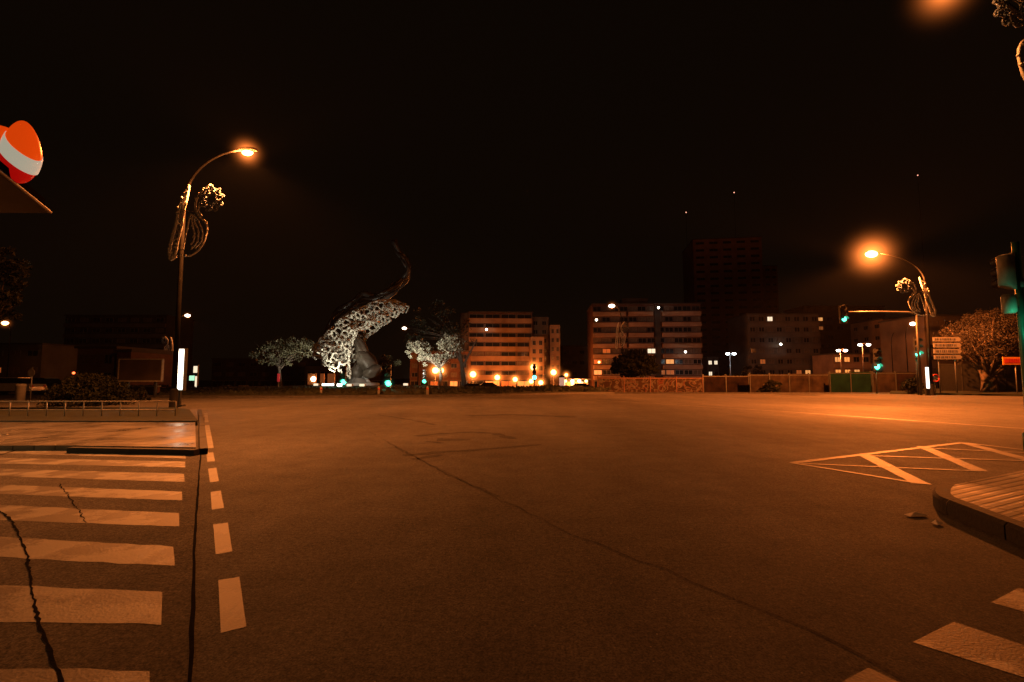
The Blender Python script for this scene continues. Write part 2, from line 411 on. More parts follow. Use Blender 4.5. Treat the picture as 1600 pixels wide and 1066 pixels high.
# left pavement island, grass bed, kerb
def slab(pix, z0, z1, name, m):
    pts = [G(a, b, z1) for a, b in pix]
    mb = MB(); n = len(pts); b = len(mb.v)
    mb.v += [(p.x,p.y,z0) for p in pts] + [(p.x,p.y,z1) for p in pts]
    mb.face([b+n+i for i in range(n)])
    for i in range(n): j=(i+1)%n; mb.face([b+i,b+j,b+n+j,b+n+i])
    return struct(mb, name, m)
slab([(-1500,701),(100,696),(306,699),(305,657),(-1500,657)], -.05, .10, 'pavement', M['slab'])
slab([(-1500,656.8),(309,656.8),(296,640),(270,636.5),(-1500,636.5)], -.05, .135, 'planting_bed', M['soil'])
s = MB()
def kerb_run(mb, pix, w, h):
    pts = [G(a, b, h) for a, b in pix]
    for i in range(len(pts)-1):
        p, q = pts[i], pts[i+1]; t = (q-p); L_ = t.length; t.normalize(); n = Vector((t.y,-t.x,0))
        k = max(1, int(L_/1.0)); gp = .006/L_
        for j in range(k):
            a = p.lerp(q, j/k+gp); c = p.lerp(q, (j+1)/k-gp)
            mb.prism([a, a+n*w, c+n*w, c], -.03, h+random.uniform(-.004,.004))
kerb_run(s, [(309,640),(311,657),(312,701)], -.13, .105)
kerb_run(s, [(312,701.5),(115,698)], -.13, .104)
struct(s, 'kerb', M['kerbshade'])
s = MB(); kerb_run(s, [(305.5,657.2),(-600,657.2)], .10, .15); struct(s, 'bed_edging', M['kerb'])
# right ribbed pavement with kerb
hk = .15
A_ = G(1444,768,hk); B_ = G(1600,828,hk); C_ = G(1466,754,hk); D_ = G(1600,729,hk)
dirB = (B_-A_).normalized(); dirD = (D_-C_).normalized()
B2 = A_+dirB*7; D2 = C_+dirD*9
n_in = Vector((-dirB.y, dirB.x, 0))
if n_in.dot(C_-A_) < 0: n_in = -n_in
def qb(a, b, c, n=10): return [a.lerp(b,t/n).lerp(b.lerp(c,t/n),t/n) for t in range(n+1)]
rim = qb(C_, A_ + (A_-C_)*.1, A_ + dirB*.38) 
rim += [A_ + dirB*(.38+.8*j) for j in range(1,9)]
inn = []
for i, p in enumerate(rim):
    tt = (rim[min(i+1,len(rim)-1)] - rim[max(i-1,0)]).normalized(); nn = Vector((-tt.y,tt.x,0))
    if nn.dot(n_in) < 0 and i > 3: nn = -nn
    if i <= 3 and nn.dot(D2-C_) < 0: nn = -nn
    inn.append(p + nn*.15)
mb = MB(); pts = inn + [D2]; k = len(pts)
mb.v += [(p.x,p.y,-.05) for p in pts]+[(p.x,p.y,hk) for p in pts]; mb.face([k+i for i in range(k)])
for i in range(k): j=(i+1)%k; mb.face([i,j,k+j,k+i])
struct(mb, 'ribbed_pavement', M['ribtile'])
s = MB()
for i in range(len(rim)-1):
    a, c = rim[i], rim[i+1]; ai, ci = inn[i], inn[i+1]
    g_ = .011 if i >= 10 else 0
    a2 = a.lerp(c, g_); c2 = c.lerp(a, g_); z_ = hk+.003+(random.uniform(-.003,.003) if i>=10 else 0)
    b = len(s.v); top = .03
    o_ = [a2, c2, ci, ai]; ins = [a2.lerp(ai,.18), c2.lerp(ci,.18), ci, ai]
    s.v += [(p.x,p.y,-.03) for p in o_] + [(p.x,p.y,z_-top) for p in o_[:2]] + [(p.x,p.y,z_) for p in ins]
    s.face([b,b+1,b+5,b+4]); s.face([b+4,b+5,b+7,b+6]); s.face([b+6,b+7,b+8,b+9])
struct(s, 'ribbed_pavement_kerb', M['kerbshade'])
# litter by the kerb
for (px,py,w,lab) in ((1434,808,.10,'pale scrap of litter lying on asphalt just below the kerb corner'),(1467,821,.035,'tiny reddish scrap of litter right of the larger pale scrap')):
    p = G(px,py); m_ = MB(); bb=0
    m_.v += [(p.x-w,p.y-.03,.012),(p.x+w,p.y-.02,.02),(p.x+w*1.1,p.y+.05,.012),(p.x,p.y+.03,.045),(p.x-w,p.y+.045,.014)]
    m_.face([0,1,3]); m_.face([1,2,3]); m_.face([3,4,0]); m_.face([3,2,4])
    tag(m_.build('litter_scrap', M['rubbish']), lab, 'litter', 'litter on the road')

# roundabout island
IC = Vector((-19, 61)); IR = 25.5
g = MB(); rings = [(1.0,.0),(1.0,.14),(.985,.15),(.96,.2),(.8,.42),(.6,.5),(.3,.55),(0.02,.6)]; n = 72
for rr, h in rings:
    for j in range(n):
        an = 2*PI*j/n; x = IC.x+IR*rr*math.cos(an)*1.25; y = IC.y+IR*rr*math.sin(an)
        g.v.append((x, y, gz(y)*max(0,(rr-.2)/.8) + h + (noise.noise((x*.3,y*.3,0))*.12 if 0<rr<.97 and h>.16 else 0)))
for i in range(len(rings)-1):
    for j in range(n):
        j2=(j+1)%n; g.face([i*n+j,i*n+j2,(i+1)*n+j2,(i+1)*n+j], i>2); g.m[-1] = 0 if i < 2 else 1
struct(g, 'roundabout_island', [M['kerb'], M['soil']])
# grass and low planting on the island
random.seed(3)
def leafcloud(mb, c, r, n, s, shell=.0, flat=1.0):
    for _ in range(n):
        while True:
            p = Vector((random.uniform(-1,1),random.uniform(-1,1),random.uniform(-1,1)))
            if shell <= p.length <= 1: break
        p = Vector((c[0]+p.x*r[0], c[1]+p.y*r[1], c[2]+p.z*r[2]))
        d = Vector((random.gauss(0,1),random.gauss(0,1),random.gauss(0,.8)*flat)).normalized()
        e = d.orthogonal().normalized(); e.rotate(Matrix.Rotation(random.uniform(0,6.28),3,d))
        f = d.cross(e); q = s*random.uniform(.6,1.4); w = q*.42
        b = len(mb.v); mb.v += [tuple(p-e*q), tuple(p+f*w), tuple(p+e*q), tuple(p-f*w)]; mb.face([b,b+1,b+2,b+3])
g = MB()
for _ in range(2600):
    an = random.uniform(PI*1.02, PI*1.98); rr = random.uniform(.72,.97)
    x = IC.x+IR*rr*1.25*math.cos(an); y = IC.y+IR*rr*math.sin(an)
    zb = .18 + (0.96-rr)/.16*.22 if rr>.8 else .42+(.8-rr)*.4
    h = random.uniform(.1,.32); w = random.uniform(.1,.3); b = len(g.v)
    g.v += [(x-w,y,zb-.05),(x+w,y+random.uniform(-.2,.2),zb-.05),(x+random.uniform(-.2,.2),y,zb+h)]; g.face([b,b+1,b+2])
tag(g.build('ground_cover', M['leaf']), kind='stuff', label='dark low ground cover planted over the roundabout island', cat='ground cover')
# far plaza pavement
g = MB(); g.prism([(7,53),(42,47),(90,47),(90,66),(7,66)], -1.2, 0)
for i in range(len(g.v)):
    x,y,z = g.v[i]; g.v[i] = (x,y, gz(y)+(.14 if z==0 else -.3))
struct(g, 'far_pavement', M['kerb'])
slab([(1390,613.5),(1900,622),(1900,607),(1395,607)], -.05, .12, 'verge', M['soil'])

# hill with three lamps
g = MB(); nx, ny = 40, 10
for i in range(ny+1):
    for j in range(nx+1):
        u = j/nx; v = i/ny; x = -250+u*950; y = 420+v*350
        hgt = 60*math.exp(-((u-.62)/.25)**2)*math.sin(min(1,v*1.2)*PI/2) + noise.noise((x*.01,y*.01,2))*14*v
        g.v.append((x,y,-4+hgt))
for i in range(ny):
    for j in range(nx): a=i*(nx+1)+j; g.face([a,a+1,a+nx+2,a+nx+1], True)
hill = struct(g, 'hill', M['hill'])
def hill_z(x, y):
    u = (x+250)/950; v = (y-420)/350
    return -4+60*math.exp(-((u-.62)/.25)**2)*math.sin(min(1,v*1.2)*PI/2) + noise.noise((x*.01,y*.01,2))*14*v
for px, py, lab in ((1072,332,'faint tiny hill lamp lowest and left of the three lights in the black sky'),
                    (1147,301,'tiny pinkish hill lamp, middle of the three lights in the black sky'),
                    (1434,274,'tiny hill lamp, highest and far right of the three lights in the black sky')):
    best = None
    for k in range(40, 100):
        Y = 425+ (k-40)*5.5; p = P(px,py,Y); dz = p.z - hill_z(p.x,p.y)
        if best is None or abs(dz-6) < abs(best[1]-6): best = (p, dz)
    p, dz = best; dz = max(2.5, dz)
    t = thing('hill_lamp', lab, 'lamp', (p.x,p.y,p.z-dz), 0, 'lamps on the dark hill')
    MB().tube([(0,0,-2),(0,0,dz-.5)], .15, 6).build('post', M['polegrey'], t)
    MB().ball((0,0,dz), .45, n=8, m=6).build('lamp_globe', M['hill_lamp'], t)

# ------------------------------------------------------------------ lights
def point(loc, W, c=SOD, r=.2, parent=None):
    l = bpy.data.lights.new('lamp_light','POINT'); l.energy=W; l.color=c; l.shadow_soft_size=r
    o = bpy.data.objects.new('lamp_light', l); col.objects.link(o); o.location=loc
    if parent: o.parent=parent
    return o
def street_light(o, cut):
    # cut-off road lantern: strong below, fading out towards the horizontal, a little stray light above
    l = o.data; l.use_nodes = True; N = l.node_tree.nodes; L = l.node_tree.links; e = N['Emission']
    tc = N.new('ShaderNodeTexCoord'); sx = N.new('ShaderNodeSeparateXYZ'); L.new(tc.outputs['Normal'], sx.inputs[0])
    ab = N.new('ShaderNodeMath'); ab.operation='ABSOLUTE'; L.new(sx.outputs['Z'], ab.inputs[0])
    mr = N.new('ShaderNodeMapRange'); mr.interpolation_type='SMOOTHSTEP'
    for i, v in ((1,cut[0]),(2,cut[1]),(3,.05),(4,1.0)): mr.inputs[i].default_value = v
    L.new(ab.outputs[0], mr.inputs[0])
    pw = N.new('ShaderNodeMath'); pw.operation='POWER'; pw.inputs[1].default_value=2; L.new(ab.outputs[0], pw.inputs[0])
    mx = N.new('ShaderNodeMath'); mx.operation='MAXIMUM'; mx.inputs[1].default_value=.2; L.new(pw.outputs[0], mx.inputs[0])
    dv = N.new('ShaderNodeMath'); dv.operation='DIVIDE'; L.new(mr.outputs[0], dv.inputs[0]); L.new(mx.outputs[0], dv.inputs[1])
    ml = N.new('ShaderNodeMath'); ml.operation='MULTIPLY'; ml.inputs[1].default_value=.35; L.new(dv.outputs[0], ml.inputs[0])
    L.new(ml.outputs[0], e.inputs['Strength'])
    return o
def dim_upward(o):
    # upward light cut back to dim the upper facades; no cap exists
    l = o.data; l.use_nodes = True; N = l.node_tree.nodes; L = l.node_tree.links; e = N['Emission']
    tc = N.new('ShaderNodeTexCoord'); sx = N.new('ShaderNodeSeparateXYZ'); L.new(tc.outputs['Normal'], sx.inputs[0])
    mr = N.new('ShaderNodeMapRange'); mr.interpolation_type='SMOOTHSTEP'
    for i, v in ((1,UPSIGN*.05),(2,UPSIGN*.75),(3,1.0),(4,.10)): mr.inputs[i].default_value = v
    L.new(sx.outputs['Z'], mr.inputs[0]); L.new(mr.outputs[0], e.inputs['Strength'])
    return o
UPSIGN = 1
def spot(loc, target, W, c, ang, r=.3, parent=None):
    l = bpy.data.lights.new('flood_light','SPOT'); l.energy=W; l.color=c; l.shadow_soft_size=r; l.spot_size=R(ang); l.spot_blend=.6
    o = bpy.data.objects.new('flood_light', l); col.objects.link(o)
    d = Vector(target)-Vector(loc); o.rotation_euler = d.to_track_quat('-Z','Y').to_euler(); o.location=loc
    if parent:
        o.parent=parent; o.matrix_parent_inverse = Matrix.LocRotScale(parent.location, parent.rotation_euler, None).inverted()
    return o

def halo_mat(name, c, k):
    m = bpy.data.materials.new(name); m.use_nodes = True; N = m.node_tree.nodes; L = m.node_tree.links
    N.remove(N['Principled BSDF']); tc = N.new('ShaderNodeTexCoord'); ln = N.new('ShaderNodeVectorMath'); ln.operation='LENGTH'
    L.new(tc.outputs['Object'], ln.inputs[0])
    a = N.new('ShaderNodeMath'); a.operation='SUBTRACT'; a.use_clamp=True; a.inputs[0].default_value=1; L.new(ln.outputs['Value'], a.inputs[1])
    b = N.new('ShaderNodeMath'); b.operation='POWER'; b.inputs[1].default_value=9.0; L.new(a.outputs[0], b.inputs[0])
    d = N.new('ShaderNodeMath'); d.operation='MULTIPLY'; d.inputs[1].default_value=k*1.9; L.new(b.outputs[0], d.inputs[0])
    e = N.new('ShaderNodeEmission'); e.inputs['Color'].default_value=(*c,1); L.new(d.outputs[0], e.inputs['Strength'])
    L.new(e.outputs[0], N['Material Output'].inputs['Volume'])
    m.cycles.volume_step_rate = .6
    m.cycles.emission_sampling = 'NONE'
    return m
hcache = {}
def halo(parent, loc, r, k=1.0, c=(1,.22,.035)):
    # lamp bloom painted in: a small emissive volume that thins out to nothing
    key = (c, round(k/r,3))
    if key not in hcache: hcache[key] = halo_mat('bloom_glow', c, k/r)
    o = MB().ball((0,0,0), 1, n=20, m=12).build('bloom_glow', hcache[key], parent, loc)
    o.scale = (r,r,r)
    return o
# ------------------------------------------------------------------ tall street lamps (arm along local +x)
def street_lamp(label, head_px, Y, arm, W, base_px=None, lean=0, fine=True, lens='lamp_core', col_=SOD, lens_scale=1.0, bloom=(1.2,3.0), cut=(.15,.5)):
    hd = P(head_px[0], head_px[1], Y); bx = hd.x - arm
    bz = gz(Y); h = hd.z - bz
    t = thing('street_lamp', label, 'street lamp', (bx, Y, bz), 0, 'tall street lamps')
    sg = 1 if arm >= 0 else -1; a = abs(arm)
    n = 8 if fine else 6
    hb = h*.80
    MB().lathe([(.24,0),(.24,.05),(.17,.08),(.16,.9),(.12,.95)], 12).build('base', M['polegrey'], t)
    MB().tube([(0,0,.9),(0,0,hb*.5),(0,0,hb)], [.115,.095,.075], n).build('pole', M['polegrey'], t)
    pts = []
    for k in range(11):
        u = k/10; an = u*PI/2*.92
        pts.append((sg*(a-.35)*(1-math.cos(an))/(1-math.cos(PI/2*.92)), 0, hb + (h-hb+.10)*math.sin(an)/math.sin(PI/2*.92)))
    MB().tube(pts, [.072-.003*k for k in range(11)], n).build('arm', M['polegrey'], t)
    hdm = MB(); cx = sg*a
    for k in range(2): pass
    hdm.ball((cx,0,h+.12), .48, .17, .13, 14, 8)
    ho = hdm.build('lamp_head', M['darksteel'], t)
    MB().ball((cx+.02*sg,0,h-.01), .27*lens_scale, .15*lens_scale, .15*lens_scale, 14, 8).build('lens', M[lens], ho)
    street_light(point((cx,0,h-.09*lens_scale-.16), W, col_, .14, t), cut)
    halo(t, (cx,0,h), bloom[0], bloom[1])
    return t, hd
WK = 1.0
lamps = {}
lamps['L'] = street_lamp('tall curved street lamp beside the lit advertising column at the left pavement', (386,238), 21.5, 2.75, 33000*WK, col_=(1,.25,.045), lens_scale=.95, cut=(.36,.74), bloom=(1.5,10))
lamps['R'] = street_lamp('tall glowing street lamp beyond the far kerb, curving left above the traffic light arm', (1362,397), 41, -4.4, 92000*WK, lens_scale=1.9, cut=(.15,.42), bloom=(4.6,12))
lamps['N'] = street_lamp('nearest street lamp, only its glow and hanging ornament in the upper right corner', (1476,-15), 13.2, -2.9, 2000*WK, col_=(1,.27,.05), cut=(.55,.86), bloom=(1.9,6.0))
lamps['A'] = street_lamp('street lamp with dangling ornament shining in front of the long balconied apartment block', (956,478), 70, -1.4, 900*WK, cut=(0,.1), fine=False, lens='lamp_white', lens_scale=1.7, bloom=(1.6,3))
lamps['B'] = street_lamp('street lamp rising behind the lit advertising column, ornament hanging on its left', (293,493), 81, 2.0, 4000*WK, fine=False, lens='lamp_white', lens_scale=1.7, bloom=(1.3,3))
lamps['C'] = street_lamp('orange street lamp in front of the hazy building at the left edge', (8,505), 92, -1.2, 500*WK, fine=False, lens_scale=2.4, bloom=(2.4,3))
lamps['D'] = street_lamp('street lamp with long thin arm to the right of the lattice sculpture', (632,513), 102, -3.0, 2500*WK, fine=False, lens='lamp_white', lens_scale=1.8, bloom=(1.4,2))
lamps['E'] = street_lamp('street lamp higher of two in front of the orange plastered block', (1426,506), 94, 1.5, 2600*WK, cut=(0,.1), fine=False, lens='lamp_white', lens_scale=2.2, bloom=(2,2.5))
lamps['F'] = street_lamp('street lamp lower and left of two before the orange plastered block', (1402,519), 108, 1.5, 1300*WK, cut=(0,.1), fine=False, lens='lamp_white', lens_scale=2.0, bloom=(1.7,2.5))

# ------------------------------------------------------------------ hanging festive ornaments (drawn in metres around pole x=0, flower to +x)
def curve(ctrl, n=24):
    # catmull-rom
    c = [Vector(p) for p in ctrl]; c = [c[0]*2-c[1]] + c + [c[-1]*2-c[-2]]; out = []
    seg = len(c)-3; per = max(2, n//seg)
    for i in range(seg):
        for k in range(per):
            t = k/per; p0,p1,p2,p3 = c[i:i+4]
            out.append(.5*((2*p1)+(-p0+p2)*t+(2*p0-5*p1+4*p2-p3)*t*t+(-p0+3*p1-3*p2+p3)*t**3))
    out.append(c[-2]); return out
def make_ornament(label):
    random.seed(11)
    t = thing('festive_ornament', label, 'light ornament', (0,0,0), 0, 'unlit festive ornaments on lamp posts')
    k = .029
    def q(px, py, y=0): return Vector(((px-291)*k, y, (410-py)*k))
    f = MB()
    outl = [q(293,290),(q(286,308)),q(281,330),q(280,350),q(276,378),q(275,396),q(279,408),q(286,402)]
    inl = [q(293,290),q(292,310),q(289,335),q(289,355),q(286,380),q(285,396),q(279,408)]
    f.tube(curve(outl, 42), .06, 6); f.tube(curve(inl, 42), .05, 6)
    z = []
    for i in range(34):
        u = i/33; z.append(q(0,0)*0 + (outl[min(6,int(u*6))].lerp(outl[min(7,int(u*6)+1)], u*6%1) if i%2==0 else inl[min(5,int(u*6))].lerp(inl[min(6,int(u*6)+1)], u*6%1)) + Vector((0,random.uniform(-.06,.06),0)))
    f.tube(z, 0.033, 5)
    f.mi = 1
    for p in z: f.ball(p + Vector((0,-.03,0)), .05, n=6, m=4)
    for p in curve(outl, 42)[::2]: f.ball(p, .05, n=6, m=4)
    f.build('leaf_garland', [M['wire_b'], M['bulb_b']], t)
    s_ = MB()
    s_.tube(curve([q(326,286),q(314,297),q(307,312),q(308,328),q(315,338),q(325,345),q(329,358),q(326,378),q(318,392),q(306,400),q(293,400)], 60), 0.039, 6)
    s_.tube(curve([q(306,335),q(308,346),q(314,356),q(317,368),q(315,380),q(308,390)], 30), 0.027, 5)
    s_.tube(curve([q(303,335),q(304,346),q(308,358),q(311,370),q(308,382)], 30), 0.027, 5)
    s_.tube(curve([q(308,337),q(316,348),q(322,360),q(322,376),q(314,388)], 30), 0.027, 5)
    s_.tube(curve([q(301,334),q(299,350),q(297,372),q(296,392)], 24), 0.027, 5)
    s_.tube(curve([q(313,315),q(312,328),q(318,336)], 12), 0.036, 5)
    s_.mi = 1
    for v_ in list(s_.v)[::17]: s_.ball((v_[0], v_[1]-.03, v_[2]), .042, n=6, m=4)
    s_.build('scroll_garland', [M['wire_b'], M['bulb_b']], t)
    fl = MB(); c0 = q(330,308); fpts = []
    for i in range(9):
        an = 2*PI*i/9+.2; pts = []
        for j in range(15):
            u = j/14*2*PI*1.35; rr = .17*(1-j/26)
            cc = c0 + Vector((math.cos(an)*.40, 0, math.sin(an)*.42))
            pts.append(cc + Vector((rr*math.cos(u+an), .05*math.sin(u*2), rr*math.sin(u+an))))
        fpts += pts[::4]
        fl.tube(pts, 0.033, 5)
    fl.tube([c0+Vector((.2*math.cos(a*.5), 0, .2*math.sin(a*.5))) for a in range(14)], .02, 5)
    fl.mi = 1
    for p in fpts: fl.ball(p+Vector((0,-.04,0)), .042, n=6, m=4)
    fl.build('flower_garland', [M['wire'], M['bulb']], t)
    MB().tube([q(289,330),q(308,330)], 0.022, 5).build('bracket', M['darksteel'], t)
    MB().tube([q(288,392),q(296,392)], 0.022, 5).build('bracket', M['darksteel'], t)
    return t
o0 = make_ornament('festive leaf and flower ornament on the tall left street lamp')
pL = lamps['L'][0].location; o0.location = (pL.x, pL.y-.16, P(290,410,21.5).z); o0.rotation_euler=(0,R(4),0)
dup(o0, 'festive flower ornament cut by the upper right corner', (lamps['N'][0].location.x, lamps['N'][0].location.y-.16, P(1590,172,13.2).z), 0, (-1,1,1))
# scale mirrored on x so that its flower hangs towards the road
dup(o0, 'festive ornament on the right street lamp above the traffic light arm', (lamps['R'][0].location.x, lamps['R'][0].location.y-.2, P(1440,497,41).z), 0, (-1.3,1,1.0)).rotation_euler = (0,R(-9),0)
dup(o0, 'small festive ornament in front of the long balconied apartment block', (lamps['A'][0].location.x-.6, 69.7, P(975,546,70).z), 0, (.9,1,1.1))
dup(o0, 'small festive ornament directly left above the lit advertising column', (lamps['B'][0].location.x-.3, 80.7, P(270,560,81).z), 0, (-1,1,1))

# ------------------------------------------------------------------ petrol station canopy and emblem
cz = 5.0
fr = P(55,326,10.4); 
cpts = [(-10.15,10.4),(-26,10.4),(-26,3.0),(-6.3,3.0)]
t = thing('station_canopy', 'flat canopy corner with dim beige underside below the orange emblem', 'canopy', (-16,8,0))
def loc_(ps): return [(x+16,y-8) for x,y in ps]
MB().prism(loc_(cpts), cz, cz+.05).build('soffit', M['canopy'], t)
MB().prism(loc_([(-10.2,10.35),(-26,10.35),(-26,3.0),(-6.35,3.0)]), cz+.05, cz+.30).build('fascia', M['canopyd'], t)
s = MB(); s.tube([(x+16,y-8,cz+.02) for x,y in ((-10.12,10.42),(-6.27,3.0))], .03, 6); s.build('edge_trim', mat('edge_trim',(.07,.05,.04),.7,0), t)
s = MB(); s.box(-3.2,-2.9,-1.6,-1.3,0,cz); s.build('support_column', M['canopyd'], t)
ar = bpy.data.lights.new('canopy_light','AREA'); ar.shape='RECTANGLE'; ar.size=9; ar.size_y=4; ar.energy=650; ar.color=(1,.56,.20)
ao = bpy.data.objects.new('canopy_light', ar); col.objects.link(ao); ao.parent=t; ao.location=(-2.5,-2.2,cz-.06)
# fixture housing for the canopy light
s = MB(); s.box(-7.0,2.0,-4.2,-.2,cz-.04,cz-.004); s.build('light_panel', emis('soffit_light',(1,.6,.25),.5), t)
ec = P(33,238,9.0)
t = thing('station_emblem', 'glowing rounded orange, white and red emblem above the canopy edge', 'emblem', ec)
sc = .0118
tilt = R(33)
def emb_part(lo, hi, bulge, name, m, wav=.12, extra=None):
    g = MB(); n, mm = 40, 14
    for i in range(mm+1):
        for j in range(n):
            an = 2*PI*j/n
            # latitude in tilted frame with a wavy boundary
            w = wav*math.sin(an+.6)
            a0 = lo + (w if lo > -1 else 0); a1 = hi + (w if hi < 1 else 0)
            zz = max(-1,min(1,a0+(a1-a0)*i/mm))
            rr = math.sqrt(max(0,1-zz*zz))*bulge
            p = Vector((rr*math.cos(an), rr*math.sin(an), zz*bulge))
            p.rotate(Matrix.Rotation(tilt,3,'Y'))
            k = .90 - .20*max(0,p.z)
            g.v.append((p.x*30*sc*k, p.y*26*sc*k, p.z*53*sc))
    for i in range(mm):
        for j in range(n):
            j2=(j+1)%n; g.face([i*n+j,i*n+j2,(i+1)*n+j2,(i+1)*n+j], True)
    g.face([n-1-j for j in range(n)]); g.face([mm*n+j for j in range(n)])
    if extra: extra(g)
    return g.build(name, m, t)
emb_part(-1,-.22,.97,'red_base', M['em_rd'])
emb_part(-.26,.22,1.03,'white_band', M['em_wh'])
def lobe(g): g.ball((-36*sc,-.02,22*sc), 27*sc, 18*sc, 21*sc, 18, 12)
emb_part(.20,1,.99,'orange_cap', M['em_or'], extra=lobe)
s = MB(); s.tube([(-.1,.1,-.5),(-.42,.15,-.62)], .06, 8); s.build('mounting_bracket', M['darksteel'], t)

# ------------------------------------------------------------------ traffic lights
def lens_set(ho, x, y, z, r, lit, s=1):
    for k, c in enumerate(('red','amber','green')):
        mm = M['lens_off']
        if c == lit: mm = M['green_on'] if c=='green' else M['red_on']
        MB().ball((x, y, z+(1-k)*r*2.5), r, r*.35, r, 12, 8).build('signal_lens', mm, ho)
        v = MB(); n=10; b=0
        for dy in (0,-r*1.5):
            for j in range(n+1):
                an = PI*j/n; v.v.append((x+math.cos(an)*r*1.08, y+dy, z+(1-k)*r*2.5+math.sin(an)*r*1.08))
        for j in range(n): v.face([j,j+1,n+2+j,n+1+j])
        v.build('visor', M['black'], ho)
def traffic_light(label, px, Y, lamp_py, h=None, rz=0, lit='green', r=.11, glow=0, double=False):
    bp_ = base(px, Y); zl = P(px, lamp_py, Y).z - bp_.z
    t = thing('traffic_light', label, 'traffic light', bp_, rz, 'traffic lights')
    top = zl + .9
    MB().tube([(0,.2,0),(0,.2,top)], .06, 8).build('pole', M['darksteel'], t)
    hs = MB(); hs.box(-.19,.19,0,.18,zl-r*1.6,zl+r*6.6); ho = hs.build('housing', M['black'], t)
    lens_set(ho, 0, -.02, zl+r*2.5, r, lit)
    if glow: point((0,-.6,zl), glow, (.1,1,.5), .1, t)
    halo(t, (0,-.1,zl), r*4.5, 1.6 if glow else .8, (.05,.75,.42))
    return t
traffic_light('green traffic light left of the sculpture base, before the lit info panels', 537, 52, 597, r=.26, glow=40)
traffic_light('brightest green traffic light, right of the sculpture base', 607, 45, 599, r=.26, glow=80)
traffic_light('small green traffic light under the pale two lobed tree', 663, 62, 596, r=.22)
traffic_light('pale green traffic light on dark post before the plaza globe lamps', 835, 66, 590, r=.28, glow=20)
traffic_light('green traffic light low in front of the green hoarding', 1372, 47, 573, r=.26, glow=60)
traffic_light('green traffic light beside the narrow lit panel and right street lamp', 1437, 42, 553, r=.22, glow=40)
# mast-arm signal
pR = lamps['R'][0].location
t = thing('mast_arm_signal', 'green traffic light hanging from a long horizontal arm below the right lamp', 'traffic light', (pR.x-.6, 41.4, 0), 0, 'traffic lights')
hz_ = P(1320,488,41.4).z; xl = P(1317,488,41.4).x-(pR.x-.6)
MB().tube([(0,0,0),(0,0,hz_-.1)], .1, 8).build('pole', M['darksteel'], t)
MB().tube([(0,0,hz_-.2),(-.6,0,hz_),(xl*.5,0,hz_+.05),(xl,0,hz_+.02)], [.085,.08,.065,.05], 8).build('arm', M['steel'], t)
hs = MB(); hs.box(xl-.3,xl+.3,-.1,.1,hz_-.95,hz_+.55); ho = hs.build('housing', M['black'], t)
lens_set(ho, xl, -.12, hz_-.1, .2, 'green')
# near signal pole on the right edge, seen from behind
bp_ = Vector((P(1613,700,8.3).x, 8.3, 0))
t = thing('pedestrian_signal', 'green lit signal pole with back turned head at the right edge', 'traffic light', bp_, 0, 'traffic lights')
MB().lathe([(.11,.15),(.11,.45),(.065,.5),(.06,1.2),(.055,3.75)], 14).build('pole', M['green_lit_pole'], t)
hs = MB(); hs.tube([(-.215,0,2.96),(-.205,0,2.98),(-.2,0,3.5),(-.2,0,3.52)], [.085,.115,.115,.085], 18)
hs.tube([(-.085,.0,2.92),(-.085,0,3.56)], .035, 10)
ho = hs.build('housing', mat('signal_housing',(.45,.45,.38),.45,.0,.5,3), t)
for k in range(3):
    MB().tube([(-.2,.10,3.06+k*.19),(-.19,.20,3.05+k*.19)], .085, 12, cap=False).build('visor', M['black'], ho)
MB().tube([(-.2,0,2.50),(-.2,0,2.53),(-.2,0,2.80),(-.2,0,2.83)], [.07,.10,.10,.07], 14).build('pedestrian_head', mat('ped_head',(.38,.42,.36),.4,.0,.5,3), t)
for zz in (2.6,3.0,3.42): MB().tube([(-.1,0,zz),(0,0,zz)], .025, 8).build('bracket', M['darksteel'], t)
MB().tube([(.0,-.055,2.95),(.0,-.055,3.1)], .03, 8).build('push_button', M['whitepanel'], t)
point((-.25,-.28,2.35), 1.7, (.06,1,.5), .05, t)

# ------------------------------------------------------------------ signs and street furniture
# lit advertising column at left
p = Vector((P(278,640,22.3).x, 22.3, 0))
t = thing('advertising_column', 'bright white lit advertising column at the foot of the left street lamp', 'advertising column', p)
zt = P(278,545,22.3).z; zb = P(278,610,22.3).z
MB().box(-.10,.10,-.06,.06,.1,zb).build('stand', M['darksteel'], t)
MB().box(-.26,.26,-.13,.13,.13,.2).build('foot', M['darksteel'], t)
c = MB().box(-.26,.26,-.10,.10,zb-.02,zt+.02).build('casing', M['darksteel'], t)
MB().box(-.22,.22,-.112,-.104,zb+.02,zt-.02).build('lit_face', M['adface'], t)
s = MB()
for z_ in (.30,.42,.60,.78): s.box(-.21,.21,-.1145,-.1130,zb+(zt-zb)*z_,zb+(zt-zb)*z_+.018)
s.build('face_seam', M['adseam'], t)
ap = bpy.data.lights.new('advert_light','AREA'); ap.shape='RECTANGLE'; ap.size=.42; ap.size_y=1.7; ap.energy=26; ap.color=(1,.72,.42)
ao = bpy.data.objects.new('advert_light', ap); col.objects.link(ao); ao.parent=t; ao.location=(0,-.135,(zb+zt)/2); ao.rotation_euler=(R(90),0,0)
# smaller lit sign behind
p = base(304, 55)
t = thing('lit_totem', 'distant narrow lit shop totem right of the bright advertising column', 'sign', p)
z0 = P(304,612,55).z-p.z; z1 = P(304,570,55).z-p.z
MB().box(-.28,.28,0,.2,0,z1).build('casing', M['darksteel'], t)
MB().box(-.2,.24,-.02,-.004,z1*.72,z1*.95).build('lit_face', M['adface2'], t)
MB().box(-.6,-.02,-.05,-.03,z1*.45,z1*.62).build('green_panel', M['adgreen'], t)
MB().box(.04,.24,-.02,-.004,z1*.2,z1*.6).build('lower_panel', M['adface2'], t)
